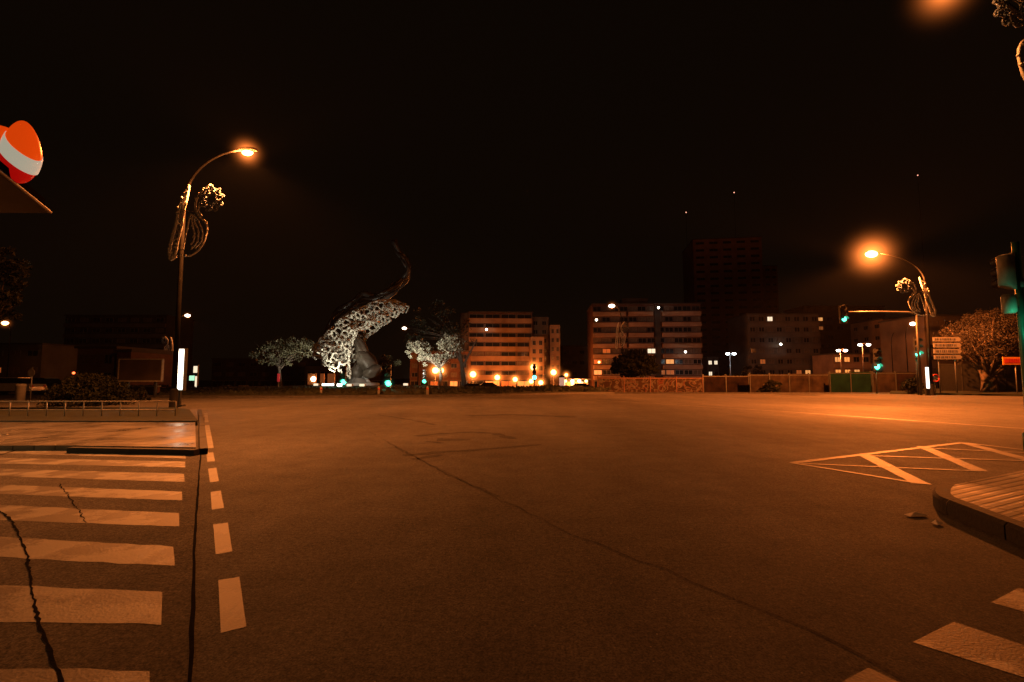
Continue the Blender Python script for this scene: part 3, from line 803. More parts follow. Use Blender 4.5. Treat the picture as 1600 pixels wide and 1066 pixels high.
# billboard
p = base(218, 36); 
t = thing('billboard', 'large dark billboard with thin pale frame on two posts', 'billboard', p)
x0 = P(184,590,36).x-p.x; x1 = P(253,590,36).x-p.x; z0=P(218,596,36).z; z1=P(218,561,36).z
MB().box(x0+.06,x1-.06,0,.12,z0+.06,z1-.06).build('panel', mat('billboard_panel',(.055,.04,.03),.6,0,.4,.8), t)
s = MB(); s.box(x0,x1,-.04,.16,z0-.03,z0+.07); s.box(x0,x1,-.04,.16,z1-.06,z1+.01); s.box(x0,x0+.07,-.041,.161,z0,z1-.02); s.box(x1-.07,x1,-.041,.161,z0,z1-.02); s.build('frame', M['railpaint'], t)
for xx in (x0+.6,x1-.6): MB().box(xx-.07,xx+.07,.17,.3,0,z1-.3).build('post', M['darksteel'], t)
# low brick wall under the billboard
p = base(218, 38)
w0 = P(186,600,38).x-p.x; w1 = P(246,600,38).x-p.x
t = thing('low_wall', 'low reddish wall behind the shrub and under the billboard', 'wall', p)
MB().box(w0,w1,0,.3,0,.75).build('wall', M['brick'], t); MB().box(w0-.05,w1+.05,-.05,.35,.753,.85).build('coping', M['concrete'], t)
# bollard pillar
p = base(33, 30); t = thing('concrete_pillar', 'short stout orange lit concrete pillar near the left edge', 'pillar', p)
MB().lathe([(.24,0),(.24,.9),(.26,.92),(.26,1.02),(.2,1.08)],16).build('shaft', M['concrete'], t)
p = base(49, 30); t = thing('round_sign', 'thin post with small dim round sign right of the concrete pillar', 'sign', p)
MB().tube([(0,0,0),(0,0,2.1)], .035, 8).build('post', M['steel'], t); MB().disc((0,-.05,1.75), .22).build('sign_face', M['signback'], t)
# railing
rY = 16.5; t = thing('low_railing', 'low two rail metal railing along the planting bed', 'railing', (0,rY,.13))
xl_ = -22; xr_ = P(274,645,rY).x
ztop = P(150,627.5,rY).z-.13; 
s = MB(); s.tube([(xl_,0,ztop),(xr_,0,ztop)], .020, 8); s.build('top_rail', M['railpaint'], t)
s = MB(); s.tube([(xl_,0,ztop*.42),(xr_,0,ztop*.42)], .016, 8); s.build('lower_rail', M['railpaint'], t)
pm = None; x_ = xr_
while x_ > xl_:
    if pm is None: pm = MB().tube([(0,0,-.02),(0,0,ztop)], .018, 8).build('railing_post', M['railpaint'], t, (x_,0,0))
    else:
        q_ = pm.copy(); col.objects.link(q_); q_.location=(x_,0,0)
    x_ -= .62
# direction sign on right
p = base(1478, 44); t = thing('direction_sign', 'stack of four pale direction arrow panels on two posts', 'road sign', p)
x0 = P(1460,560,44).x-p.x; x1 = P(1504,560,44).x-p.x
for xx in (x0+.45,x1-.6): MB().tube([(xx,.12,0),(xx,.12,P(1478,528,44).z)], .05, 8).build('post', M['steel'], t)
for k,(a,b_) in enumerate(((527,533.5),(536,543),(545.5,552.5),(555,561.5))):
    za = P(1478,b_,44).z; zc = P(1478,a,44).z
    g = MB(); pr = [(x0,za),(x1-.18,za),(x1,(za+zc)/2),(x1-.18,zc),(x0,zc)]
    g.v += [(x,0,z) for x,z in pr]+[(x,.05,z) for x,z in pr]; g.face([0,1,2,3,4]); g.face([9,8,7,6,5])
    for i in range(5): j=(i+1)%5; g.face([j,i,5+i,5+j])
    pn = g.build('arrow_panel', M['whitepanel'], t)
    s = MB(); x = x0+.15
    while x < x1-.5:
        w = random.uniform(.05,.16); s.box(x,x+w,-.012,-.004,za+.10,zc-.10); x += w+random.uniform(.03,.12)
    s.build('lettering', M['ink'], pn)
# round prohibition sign
p = base(1462, 43); t = thing('round_sign', 'round pale traffic sign with dark ring right of the narrow lit panel', 'sign', p)
zc = P(1462,591,43).z
MB().tube([(0,.06,0),(0,.06,zc+.3)], .035, 8).build('post', M['steel'], t)
f_ = MB().disc((0,0,zc), .36, n=24).build('sign_face', M['whitepanel'], t)
s = MB(); s.tube([(.31*math.cos(a*PI/12), -.03, zc+.31*math.sin(a*PI/12)) for a in range(25)], .045, 6); s.build('rim', M['redpaint'], f_)
s = MB(); s.tube([(-.2,-.03,zc+.2),(.2,-.03,zc-.2)], .035, 6); s.build('bar', M['ink'], f_)
# narrow lit panel at right lamp foot
p = Vector((P(1450,605,40.6).x, 40.6, 0)); t = thing('advertising_column', 'narrow white lit advertising panel at the foot of the right street lamp', 'advertising column', p)
z0 = P(1450,607,40.6).z; z1=P(1450,574,40.6).z
MB().box(-.16,.16,0,.16,0,z1+.05).build('casing', M['darksteel'], t)
MB().box(-.13,.13,-.02,-.004,z0,z1).build('lit_face', M['adface'], t)
# orange sign on right edge
p = Vector((P(1591,612,43).x, 43, 0)); t = thing('orange_sign', 'orange rectangular direction board on thin post at the right edge', 'road sign', p)
z0 = P(1585,570,43).z; z1=P(1585,558,43).z; x0=P(1567,565,43).x-p.x
MB().tube([(0,.08,0),(0,.08,z1)], .045, 8).build('post', M['steel'], t)
b_ = MB().box(x0,2.2,0,.04,z0,z1).build('board', M['orangepanel'], t)
s = MB(); x = x0+.12
while x < 1.9:
    w = random.uniform(.04,.08); s.box(x,x+w,-.012,-.004,z0+.14,z1-.14); x += w+random.uniform(.03,.05)
s.build('lettering', M['redpaint'], b_)
# info panels left of sculpture
for px, w, lab in ((487,13,'left lit brown information panel with a glowing white disc'),(503,6,'narrow middle brown information panel'),(517,11,'right brown information panel beside the green signal')):
    p = base(px, 84); t = thing('information_panel', lab, 'information panel', p, 0, 'brown information panels')
    z1 = P(px,584,84).z-p.z; z0 = P(px,601,84).z-p.z; hw = w/760*84/2
    MB().box(-hw,hw,0,.2,z0,z1).build('panel', emis('info_panel_glow',(1,.30,.08),.10), t)
    MB().box(-hw*.8,-hw*.6,.05,.15,0,z0).build('leg', M['darksteel'], t); MB().box(hw*.6,hw*.8,.05,.15,0,z0).build('leg', M['darksteel'], t)
    if px == 487: MB().ball((.3,-.1,(z0+z1)/2), .42,.1,.42).build('disc_lamp', M['lamp_white'], t)
# thin post with red top
p = base(435, 50); t = thing('marker_post', 'slim marker post with glowing red upper half left of the sculpture', 'post', p)
z1 = P(435,584,50).z-p.z; MB().tube([(0,0,0),(0,0,z1*.6)], .07, 8).build('post', M['railpaint'], t); MB().tube([(0,0,z1*.6),(0,0,z1)], .14, 8).build('red_top', emis('red_marker',(1,.06,.06),.25), t)
# bollards on island edge
bl0 = None
for px, py, Y, lab in ((502,600,37,'small bollard before the island under the information panels'),(668,605,38,'small pale bollard before the pale two lobed tree'),(592,603,37.5,'small bollard below the brightest green traffic light')):
    p = base(px, Y); 
    if bl0 is None:
        bl0 = thing('bollard', lab, 'bollard', p, 0, 'bollards by the roundabout'); MB().lathe([(.09,0),(.09,.75),(.07,.8)],12).build('shaft', M['concrete'], bl0); MB().lathe([(.095,.55),(.095,.66)],12).build('reflective_band', M['redpaint'], bl0)
    else: dup(bl0, lab, p)

# ------------------------------------------------------------------ sculpture (plain abstract stand-in)
SY = 60.0; sb = base(560, SY); sb.z = .5
t = thing('abstract_sculpture', 'tall floodlit abstract sculpture with pale lattice wedge and dark upswept band', 'sculpture', sb)
def S(px, py, dy=0): v = P(px, py, SY+dy); return Vector((v.x-sb.x, dy, v.z-sb.z))
outline = [(490,548),(505,536),(525,518),(550,500),(575,484),(600,474),(622,472),(637,478),(630,486),(612,494),(590,508),(570,522),(562,536),(556,560),(558,592),(540,584),(518,573),(502,562)]
def inside(p, poly):
    c = False; n = len(poly)
    for i in range(n):
        a, b_ = poly[i], poly[(i+1)%n]
        if (a[1]>p[1]) != (b_[1]>p[1]) and p[0] < (b_[0]-a[0])*(p[1]-a[1])/(b_[1]-a[1])+a[0]: c = not c
    return c
random.seed(21)
lat = MB()
for layer in range(2):
    pts = []
    for i in range(len(outline)):
        a, b_ = outline[i], outline[(i+1)%len(outline)]; L_ = math.dist(a,b_); k = max(1,int(L_/6))
        for j in range(k): pts.append((a[0]+(b_[0]-a[0])*j/k, a[1]+(b_[1]-a[1])*j/k))
    nb = len(pts); tries = 0
    while tries < 6000:
        tries += 1
        q = (random.uniform(488,640), random.uniform(470,595))
        if inside(q, outline) and all(math.dist(q,r_)>6.2 for r_ in pts): pts.append(q)
    res = geometry.delaunay_2d_cdt([Vector(p) for p in pts], [], [list(range(nb))], 1, 1e-5)
    V_, E_, F_ = res[0], res[1], res[2]
    def W3(v):
        bul = math.sin((v.x-488)/152*PI)*3.0
        dy = (-1.1-bul*.5 if layer==0 else 1.0+bul*.3) + noise.noise((v.x*.08,v.y*.08,layer))*.9
        q = S(v.x, v.y); q.y += dy; return q
    # voronoi-like cell walls: join neighbouring triangle centres
    cen = [(V_[f[0]]+V_[f[1]]+V_[f[2]])/3 for f in F_]
    ed = {}
    for fi, f in enumerate(F_):
        for k in range(3):
            e = tuple(sorted((f[k], f[(k+1)%3]))); ed.setdefault(e, []).append(fi)
    for e, fs in ed.items():
        if len(fs) == 2:
            a, b_ = W3(cen[fs[0]]), W3(cen[fs[1]])
            if (a-b_).length > .05: lat.tube([a, (a+b_)/2, b_], [random.uniform(.14,.24),random.uniform(.08,.14),random.uniform(.14,.24)], 6)
        elif random.random() < .8:
            a, b_ = W3(V_[e[0]]), W3(V_[e[1]]); lat.tube([a,b_], random.uniform(.08,.15), 6)
for q in ((520,540),(540,530),(545,560),(560,515),(585,500),(610,485),(525,565),(505,550)):
    a = S(*q); lat.tube([Vector((a.x,-2.6,a.z)),Vector((a.x,2.2,a.z))], .13, 6)
lat.build('lattice_wedge', M['sculpt'], t)
sm = MB()
def blob(px, py, rx, rz, ry, tilt_, seed, dy=0):
    c = S(px,py); rot = Matrix.Rotation(tilt_,3,'Y')
    def fn(p):
        p = p*(1+.18*noise.noise(p*1.7+Vector((seed,0,0))))
        q = Vector((p.x*rx,p.y*ry,p.z*rz)); q.rotate(rot); return q
    sm.ball((c.x,dy,c.z), 1,1,1, 28, 20, fn)
blob(565,546,.7,1.9,1.0,R(-24),1); blob(574,565,1.0,1.9,1.2,R(-42),4,-.2); blob(583,580,1.25,.75,1.0,R(-25),8,-.5); blob(560,580,.8,1.2,1.0,R(12),12)
sm.build('smooth_form', M['sculpt_s'], t)
sw = MB()
pa = [(500,540),(512,514),(522,494),(544,480),(567,463),(587,462),(614,450),(632,433),(638,418),(630,402),(620,390),(616,375)]
pb = [(505,538),(520,512),(534,498),(560,480),(585,474),(601,462),(618,452),(634,436),(637,424),(634,408),(624,396),(617,380)]
pc = [(496,545),(508,524),(520,503),(540,490),(563,470),(590,468),(610,456),(628,440),(639,424),(633,405),(622,393),(613,372)]
for si, pp in enumerate((pa, pb, pc)):
    cp = curve([S(x, y, .9-.08*i) for i, (x, y) in enumerate(pp)], 96); nn_ = len(cp)
    tw = []
    for i, p in enumerate(cp):
        an = i/nn_*7 + si*2.1
        tw.append(p + Vector((0, math.cos(an)*.55, math.sin(an)*.30)))
    sw.tube(tw, [(.10+.30*abs(math.sin(i*.23+si*1.3))**.7)*(1.15-.5*i/nn_) for i in range(nn_)], 9)
    for k in range(9):
        i = 6+k*(nn_-12)//9; a = tw[i]; tn = (tw[min(nn_-1,i+4)]-tw[i]).normalized()
        e = a + Vector((random.uniform(-.6,.6), random.uniform(-.4,.3), random.uniform(-.2,.7)))
        sw.tube([a, a.lerp(e,.6)+tn*.5, e+tn*random.uniform(.9,1.6)], [.24,.16,.03], 7)
sw.build('upswept_band', M['bronze'], t)
s3 = MB(); s3.lathe([(2.6,-.5),(2.5,.35),(2.2,.4),(1.2,.5),(.9,1.0)],20); s3.tube([(1.6,-.5,.2),(1.0,-.2,.9),S(566,590,-.2)],[.25,.2,.25],8)
s3.build('plinth', M['concrete'], t)
# ground floodlights
fl_specs = [(513,602,57,(540,540),'wide white ground floodlight glowing left of the sculpture base'),(531,605,54,(570,500),'small ground floodlight close left of the sculpture base'),
            (546,604,53.5,(575,565),'ground floodlight right at the sculpture base, left one'),(566,605,53.5,(600,480),'ground floodlight right at the sculpture base, right one'),
            (494,604,58,(464,546),'ground floodlight aimed at the left two lobed tree'),(634,604,60,(662,550),'ground floodlight between the sculpture and the pale two lobed tree')]
for i,(px,py,Y,tg,lab) in enumerate(fl_specs):
    p = P(px,py,Y); p.z = .78
    t2 = thing('floodlight', lab, 'floodlight', p, 0, 'ground floodlights by the sculpture')
    w = .75 if i == 0 else .3
    MB().box(-w,w,-.1,.25,-.5,.06).build('housing', M['darksteel'], t2)
    MB().box(-w*.9,w*.9,-.13,-.105,-.22,.04).build('lens', M['lamp_white'] if i < 2 else M['adface2'], t2)
    spot(p+Vector((0,-.5,.45)), P(tg[0],tg[1],(SY-1,SY-1,SY-1,SY-1,61.5,65.5)[i]), (950,900,900,900,2500,6500)[i]*1.0, (1,.90,.70), 75, .3, t2)

# ------------------------------------------------------------------ trees
def tree(name, label, px, Y, trunk, lobes, leaf, bark, ls, group=None, zb=None):
    p = base(px, Y)
    if zb is not None: p.z = zb
    t = thing(name, label, 'tree', p, 0, group)
    def T(q): v = P(q[0], q[1], Y); return Vector((v.x-p.x, (q[2] if len(q)>2 else 0), v.z-p.z))
    tr = MB()
    for pts, rs in trunk:
        tr.tube(curve([T(q) for q in pts], 6*(len(pts)-1)), [rs[0]+(rs[1]-rs[0])*k/(6*(len(pts)-1)) for k in range(6*(len(pts)-1)+1)] if len(pts)>1 else rs, 8)
    for (lx,ly,rx,ry,n_) in lobes:
        c = T((lx,ly)); k = Y/760
        st = T(trunk[0][0][-1])
        for _ in range(7):
            e = c + Vector((random.uniform(-.8,.8)*rx*k, random.uniform(-.8,.8)*rx*k, random.uniform(-.6,.8)*ry*k))
            tr.tube([st, st.lerp(e,.5)+Vector((random.uniform(-.2,.2),random.uniform(-.2,.2),.1)), e], [trunk[0][1][1]*.5,trunk[0][1][1]*.3,.015], 5)
    tr.build('trunk', M[bark], t)
    cr = MB()
    for (lx,ly,rx,ry,n_) in lobes:
        c = T((lx,ly)); k = Y/760; nc = max(4, n_//45)
        for _ in range(nc):
            while True:
                d = Vector((random.uniform(-1,1),random.uniform(-1,1),random.uniform(-1,1)))
                if d.length < 1: break
            cc = c + Vector((d.x*rx*k, d.y*rx*k*.9, d.z*ry*k)); r_ = random.uniform(.22,.42)*min(rx,ry)*k
            leafcloud(cr, cc, (r_,r_,r_*.8), 45, ls)
    cr.build('crown', M[leaf], t)
    return t
random.seed(5)
tree('olive_tree', 'floodlit two lobed tree standing left of the sculpture', 437, 62, [([(438,606),(437,590),(436,572)],(.28,.16)),([(437,578),(448,566),(460,556)],(.12,.05)),([(436,576),(428,563),(420,556)],(.12,.05))],
     [(425,550,28,23,1900),(464,544,23,20,2100),(444,562,18,10,600)], 'leafo', 'bark', .13, zb=.2)
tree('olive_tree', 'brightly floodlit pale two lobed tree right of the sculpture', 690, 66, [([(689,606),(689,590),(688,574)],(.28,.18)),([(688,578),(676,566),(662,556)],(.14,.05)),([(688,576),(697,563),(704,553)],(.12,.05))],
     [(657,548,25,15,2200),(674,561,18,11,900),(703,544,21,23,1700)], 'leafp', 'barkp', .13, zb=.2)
tree('small_tree', 'small tree half hidden behind the right side of the sculpture', 604, 70, [([(604,606),(604,590),(603,580)],(.15,.1))], [(603,567,20,15,900)], 'leafo', 'bark', .2, zb=.2)
tree('bare_tree', 'tall hazy brown tree rising behind the pale two lobed tree', 722, 84, [([(727,612),(724,590),(720,560),(712,530)],(.5,.2)),([(722,575),(735,550),(745,530)],(.25,.08)),([(720,565),(700,530),(690,505)],(.22,.06))],
     [(680,500,34,30,700),(712,520,36,34,800),(655,520,22,24,500)], 'leaf', 'bark', .2)
tree('umbrella_pine', 'dark umbrella shaped tree with slim pale trunks before the apartment block', 982, 66, [([(978,611),(977,600),(974,584)],(.12,.10)),([(982,611),(983,598),(985,582)],(.11,.09)),([(985,611),(986,600),(995,584)],(.10,.08))],
     [(990,569,33,18,7000),(972,576,17,12,2600),(1010,574,16,13,2600),(990,557,24,9,2200)], 'leafk', 'barkp', .2)
tree('olive_tree', 'large old olive tree with thick forked trunk beside the direction sign', 1545, 46, [([(1546,616),(1546,602),(1544,588)],(.66,.52)),([(1541,594),(1534,580),(1526,562)],(.36,.16)),([(1549,594),(1557,578),(1563,558)],(.33,.14)),([(1539,616),(1542,606),(1543,598)],(.40,.26)),([(1552,616),(1550,606),(1548,598)],(.38,.26))],
     [(1520,530,40,32,9000),(1560,512,42,28,9000),(1588,540,34,28,6000),(1500,545,24,22,3500),(1545,552,42,16,4500),(1540,498,26,16,3000)], 'leafr', 'bark', .07)
tree('broadleaf_tree', 'dim tall tree at the left edge below the station canopy', -12, 26, [([(-14,630),(-12,560),(-8,500)],(.3,.15))], [(-5,420,34,48,1600),(8,460,28,34,1200),(-20,480,36,36,1000)], 'leaf', 'bark', .14)
tree('roadside_tree', 'dim tree beyond the low fence right of the white floodlit building', 1180, 90, [([(1180,612),(1180,600),(1180,590)],(.2,.12))], [(1180,582,20,10,900),(1160,588,14,8,500)], 'leaf', 'bark', .25)
def shrub(label, px, Y, rx, hpx, n, leaf='leafk', ls=.09):
    p = base(px, Y); t = thing('shrub', label, 'shrub', p, 0, 'shrubs')
    k = Y/760; w = rx*k; h = hpx*k
    st = MB()
    for _ in range(9):
        a = random.uniform(0,6.28); st.tube([(0,0,0),(w*.3*math.cos(a),w*.3*math.sin(a),h*.4),(w*.6*math.cos(a),w*.6*math.sin(a),h*.7)],[.04,.03,.01],5)
    st.build('stem', M['bark'], t)
    cr = MB()
    for _ in range(n//40):
        a = random.uniform(0,6.28); u = random.random()**.5; zz = random.random()
        r_ = w*.9*math.sqrt(max(0,1-zz**2))*u
        leafcloud(cr, (r_*math.cos(a), r_*math.sin(a), .1+zz*h*.85), (w*.2,w*.2,h*.16), 40, ls)
    cr.build('foliage', M[leaf], t)
    return t
shrub('broad dark rounded shrub behind the low railing', 142, 25.5, 60, 48, 11000, ls=.07)
shrub('small shrub below the billboard, right of the broad shrub', 222, 30, 13, 20, 800)
shrub('dark clipped shrub at the right hoarding beside the round sign', 1428, 44, 18, 26, 1600, ls=.12)
shrub('low dark shrub on the plaza edge under the orange building', 765, 62, 14, 12, 700, ls=.14)
shrub('tiny dark shrub on the plaza edge right of the parked car', 790, 60, 10, 10, 500, ls=.14)
shrub('dark shrub before the hoarding at the left of the green section', 1205, 55, 20, 20, 1200, ls=.14)

# ------------------------------------------------------------------ buildings
def win_mesh(w, h, fm, pm_, name='window'):
    g = MB(); f=.07
    g.box(-w/2,w/2,-.08,.02,-h/2,-h/2+f); g.box(-w/2,w/2,-.08,.02,h/2-f,h/2); g.box(-w/2,-w/2+f,-.079,.02,-h/2+f,h/2-f); g.box(w/2-f,w/2,-.079,.02,-h/2+f,h/2-f); g.box(-f/2,f/2,-.078,.02,-h/2+f,h/2-f)
    return g
wcache = {}
def window(parent, loc, w, h, pane, rz=0, frame='wframe'):
    key = (round(w,2), round(h,2), pane, frame)
    if key not in wcache:
        fo = win_mesh(w,h,None,None).build('window', M[frame], parent)
        po = MB().box(-w/2+.07,w/2-.07,-.02,.015,-h/2+.07,h/2-.07).build('pane', M[pane], fo)
        wcache[key] = (fo, po)
    else:
        a, b_ = wcache[key]; fo = a.copy(); col.objects.link(fo); fo.parent = parent
        po = b_.copy(); col.objects.link(po); po.parent = fo
    fo.location = loc; fo.rotation_euler = (0,0,rz); return fo
def building(name, label, px0, px1, ptop, Y, floors, wall, dep=14, rz=0, cols=6, band=None, lit=None, ground='pane', side=0, roofm='plaster_d', bandh=.95, wh=1.25, gh=3.4, proud=.55, splits=None, ww=.62, pale=0, blindp=.35, group='buildings around the square'):
    a = P(px0, 600, Y); b_ = P(px1, 600, Y); w = (b_.x-a.x)/max(.3,math.cos(rz)); bz = gz(Y)
    h = P((px0+px1)/2, ptop, Y).z - bz
    t = thing(name, label, 'building', ((a.x+b_.x)/2, Y, bz), rz, group)
    MB().box(-w/2,w/2,0,dep,-.5,h-.3).build('wall', M[wall], t)
    r_ = MB(); r_.box(-w/2-.25,w/2+.25,-.25,dep+.25,h-.298,h); r_.build('roof', M[roofm], t)
    fh = (h-.5-gh)/(floors-1) if floors > 1 else h
    cw = w/cols; lit = lit or {}
    for f in range(1, floors):
        z0 = gh+(f-1)*fh
        if band:
            seg = splits or [(0,1)]
            for (u0,u1) in seg:
                MB().box(-w/2+u0*w+.05,-w/2+u1*w-.05,-proud,-.003,z0-.12,z0+bandh*min(1,fh/2.7)).build('balcony', M[band], t)
        for c in range(cols):
            k = lit.get((f,c), 'blind' if (random.random()<blindp and floors<12) else 'pane')
            hh = min(wh, fh*.5); zc = z0 + (fh*.66 if band else fh*.52)
            window(t, (-w/2+cw*(c+.5), -.03, zc), cw*ww, hh, k, frame='railpaint' if (f<=pale) else 'wframe')
        if side:
            for c in range(3):
                window(t, (side*(w/2+.03), dep*(c+.5)/3, z0+fh*.52), 1.5, min(wh,fh*.5), 'pane', R(90)*side)
    ng = max(3, cols//1)
    for c in range(ng):
        k = lit.get((0,c), ground)
        sw_ = w/ng
        s_ = MB(); f=.12; x0=-w/2+sw_*c+.2; x1=x0+sw_-.4
        s_.box(x0,x1,-.10,-.004,gh-.5,gh-.25); s_.box(x0,x0+f,-.10,-.004,0,gh-.5); s_.box(x1-f,x1,-.10,-.004,0,gh-.5); s_.box((x0+x1)/2-.04,(x0+x1)/2+.04,-.099,-.005,0,gh-.5)
        so = s_.build('shopfront', M['wframe'], t)
        MB().box(x0+f,x1-f,-.05,-.006,.3,gh-.5).build('shop_pane', M[k], so)
    return t, w, h, fh
# long balconied block
bA, wA, hA, fA = building('apartment_block', 'long apartment block with stacked balcony bands behind the umbrella tree', 928, 1096, 474, 128, 8, 'brick', dep=14, rz=R(-3), cols=12, band='band', proud=.9, ww=.9, pale=2,
    lit={(2,4):'pane_dim',(2,8):'pane_lit',(2,0):'pane_dim',(3,1):'pane_dim',(1,0):'pane_lit',(1,7):'pane_dim',(1,8):'pane_dim',(0,7):'pane_dim',(3,6):'pane_white'},
    splits=[(0,.31),(.33,.56),(.64,1)])
for xx in (.575,.60,.63): pass
MB().box(-wA/2+wA*.575,-wA/2+wA*.625,-.5,-.004,3.5,hA-.6).build('stair_tower', M['plaster_d'], bA)
MB().box(-wA/2+wA*.3,-wA/2+wA*.55,4,9,hA+.003,hA+2.0).build('roof_room', M['plaster_g'], bA)
# orange-lit corner building made of a main block and two wings
bB, wB, hB, fB = building('corner_building', 'orange lit rounded corner building with dark window strips behind the plaza lamps', 732, 832, 487, 132, 8, 'brick', dep=16, rz=R(4), cols=4, band='plaster_o', proud=.35, bandh=1.25, ww=.92, wh=1.2, blindp=.12,
    lit={(0,1):'shop',(0,2):'pane_dim',(0,3):'shop'}, roofm='plaster_d')
def wing(parent, px0, px1, ptop, Y, dy, dep, m, cols, fl, name='wing'):
    pl = parent.location; a = P(px0,600,Y); b_ = P(px1,600,Y); z = P(px0,ptop,Y).z-pl.z
    x0 = a.x-pl.x; x1 = b_.x-pl.x
    o = MB().box(x0,x1,dy,dy+dep,-.5,z).build(name, M[m], parent)
    cw = (x1-x0)/cols
    for f in range(1,fl):
        for c in range(cols):
            zz = 3+(z-3.5)/(fl-1)*(f-.5)
            window(parent, (x0+cw*(c+.5), dy-.03, zz), cw*.5, 1.2, 'pane')
    return o
wing(bB, 832.5, 861, 492, 131, 3.0, 14, 'plaster_b', 2, 8)
wing(bB, 828, 849, 526, 127, -4.5, 5.5, 'plaster_o', 2, 6)
wing(bB, 862, 878, 506, 131, 1.0, 18, 'plaster_o', 2, 7)
MB().tube([(-wB/2,2.6,-.4),(-wB/2,2.6,hB-.35)], 2.5, 20).build('rounded_corner', M['plaster_o'], bB)
# dim background
building('street_house', 'low dim house at the end of the street between the two lit blocks', 880, 928, 540, 165, 4, 'plaster_b', cols=4, lit={(0,1):'shopw',(0,2):'shopw',(0,0):'shop'}, dep=10)
building('old_block', 'dim reddish block behind the pale tree and left plaza lamp', 640, 732, 548, 125, 4, 'brick', cols=6, lit={(0,2):'pane_dim',(0,4):'shop'}, dep=10)
building('tower_block', 'tall dark tower block looming behind the apartment blocks', 1092, 1195, 372, 235, 20, 'plaster_t', cols=5, dep=25, rz=R(-8), band=None, gh=4)
building('tower_block', 'darker lower tower block just right of the tallest one', 1180, 1222, 415, 260, 16, 'plaster_t', cols=4, dep=18, gh=4)
bC, wC, hC, fC = building('office_block', 'dim wide block with one lit upper window behind the hoarding', 1172, 1284, 490, 128, 7, 'plaster_g', cols=8, band='band2', lit={(6,2):'pane_white',(2,1):'pane_dim',(1,5):'pane_dim',(1,6):'pane_lit',(1,7):'pane_dim'}, dep=12, roofm='plaster_d')
building('flat_block', 'dark block with small red lit window above the bright orange terrace', 1262, 1388, 478, 165, 9, 'plaster_g', cols=8, band='band2', lit={(7,1):'pane_lit',(6,1):'pane_dim'}, dep=12)
building('terrace_house', 'brightly orange lit terrace with horizontal parapets behind the green hoarding', 1303, 1362, 552, 118, 3, 'plaster_o', cols=4, band='band', lit={(0,0):'shop',(0,1):'shop',(0,2):'shop',(1,0):'shop',(1,1):'shop',(1,2):'pane_lit',(2,0):'pane_lit',(2,1):'shop'}, dep=8, gh=3)
building('plastered_block', 'orange lit plastered block with few small windows behind the right lamp', 1385, 1452, 497, 125, 6, 'plaster_o', cols=4, dep=12, side=-1, wh=1.0)
building('plain_block', 'plain dim brown block behind the olive tree and direction sign', 1450, 1640, 492, 100, 6, 'plaster_b', cols=7, dep=12, wh=.9)
building('floodlit_house', 'white floodlit house right of the long apartment block', 1106, 1124, 556, 150, 3, 'concrete', cols=2, dep=8, lit={(1,0):'pane_white',(2,0):'pane_white',(2,1):'pane_white'})
# left side
building('villa', 'dim low villa with flat roof behind the broad shrub', 118, 178, 541, 60, 2, 'plaster_b', cols=3, dep=10, gh=3, wh=1.6)
building('villa', 'small reddish annex between the villa and billboard', 180, 202, 546, 58, 2, 'brick', cols=2, dep=8, gh=2.8)
building('hotel_block', 'wide barely visible block on the rise at the left edge', -160, 62, 536, 105, 3, 'plaster_g', cols=8, dep=12, gh=3, lit={(1,5):'pane_dim'})
building('hotel_block', 'dim tall apartment block far behind the billboard', 95, 255, 492, 140, 7, 'plaster_d', cols=8, dep=12, band='band2')
building('far_block', 'dark far block behind the left two lobed tree', 330, 480, 560, 150, 3, 'plaster_d', cols=8, dep=10)
building('far_block', 'dark block between the sculpture and left two lobed tree', 476, 600, 572, 140, 2, 'plaster_d', cols=6, dep=10)

# graffiti wall and hoardings along the far pavement
def fence(label, px0, px1, Y, ptop, m, post='darksteel', step=2.2, arches=False):
    a = base(px0,Y); b_ = base(px1,Y); w = b_.x-a.x; h = P(px0,ptop,Y).z-a.z
    t = thing('hoarding', label, 'hoarding', ((a.x+b_.x)/2,Y,a.z), 0, 'hoardings along the far pavement')
    n = max(1,int(w/step))
    for i in range(n):
        x0 = -w/2+w*i/n; x1 = x0+w/n
        MB().box(x0+.05,x1-.05,0,.08,.08,h-random.uniform(0,.12)).build('board', M[m] if not isinstance(m,list) else M[random.choice(m)], t)
    for i in range(n+1):
        x0 = -w/2+w*i/n; MB().box(x0-.05,x0+.05,-.05,.12,0,h+.08).build('post', M[post], t)
    MB().box(-w/2,w/2,-.02,-.004,h-.22,h-.12).build('rail', M[post], t)
    return t
M['graf'] = None
def graffiti():
    m = bpy.data.materials.new('graffiti_wall'); m.use_nodes=True
    N=m.node_tree.nodes; L=m.node_tree.links; b=N['Principled BSDF']
    tc=N.new('ShaderNodeTexCoord'); nz=N.new('ShaderNodeTexNoise'); nz.inputs['Scale'].default_value=.9; nz.inputs['Detail'].default_value=2; nz.inputs['Distortion'].default_value=2.5
    L.new(tc.outputs['Object'],nz.inputs['Vector'])
    rp=N.new('ShaderNodeValToRGB'); e=rp.color_ramp.elements
    e[0].position=.40; e[0].color=(.03,.018,.012,1); e[1].position=.62; e[1].color=(.02,.015,.012,1)
    for ps,c in ((.455,(.035,.024,.015,1)),(.47,(.04,.04,.04,1)),(.50,(.10,.075,.055,1)),(.53,(.06,.07,.07,1)),(.56,(.08,.03,.018,1))):
        x=e.new(ps); x.color=c
    L.new(nz.outputs['Fac'],rp.inputs[0]); L.new(rp.outputs[0],b.inputs['Base Color']); b.inputs['Roughness'].default_value=.9; b.inputs['Specular IOR Level'].default_value=.05
    return m
M['graf'] = graffiti()
fence('graffiti covered wall panels below the long apartment block', 934, 1098, 58, 589, 'graf', 'brick', 3.0)
fence('plain dull reddish hoarding right of the graffiti wall', 1099, 1170, 58, 586, 'hoard')
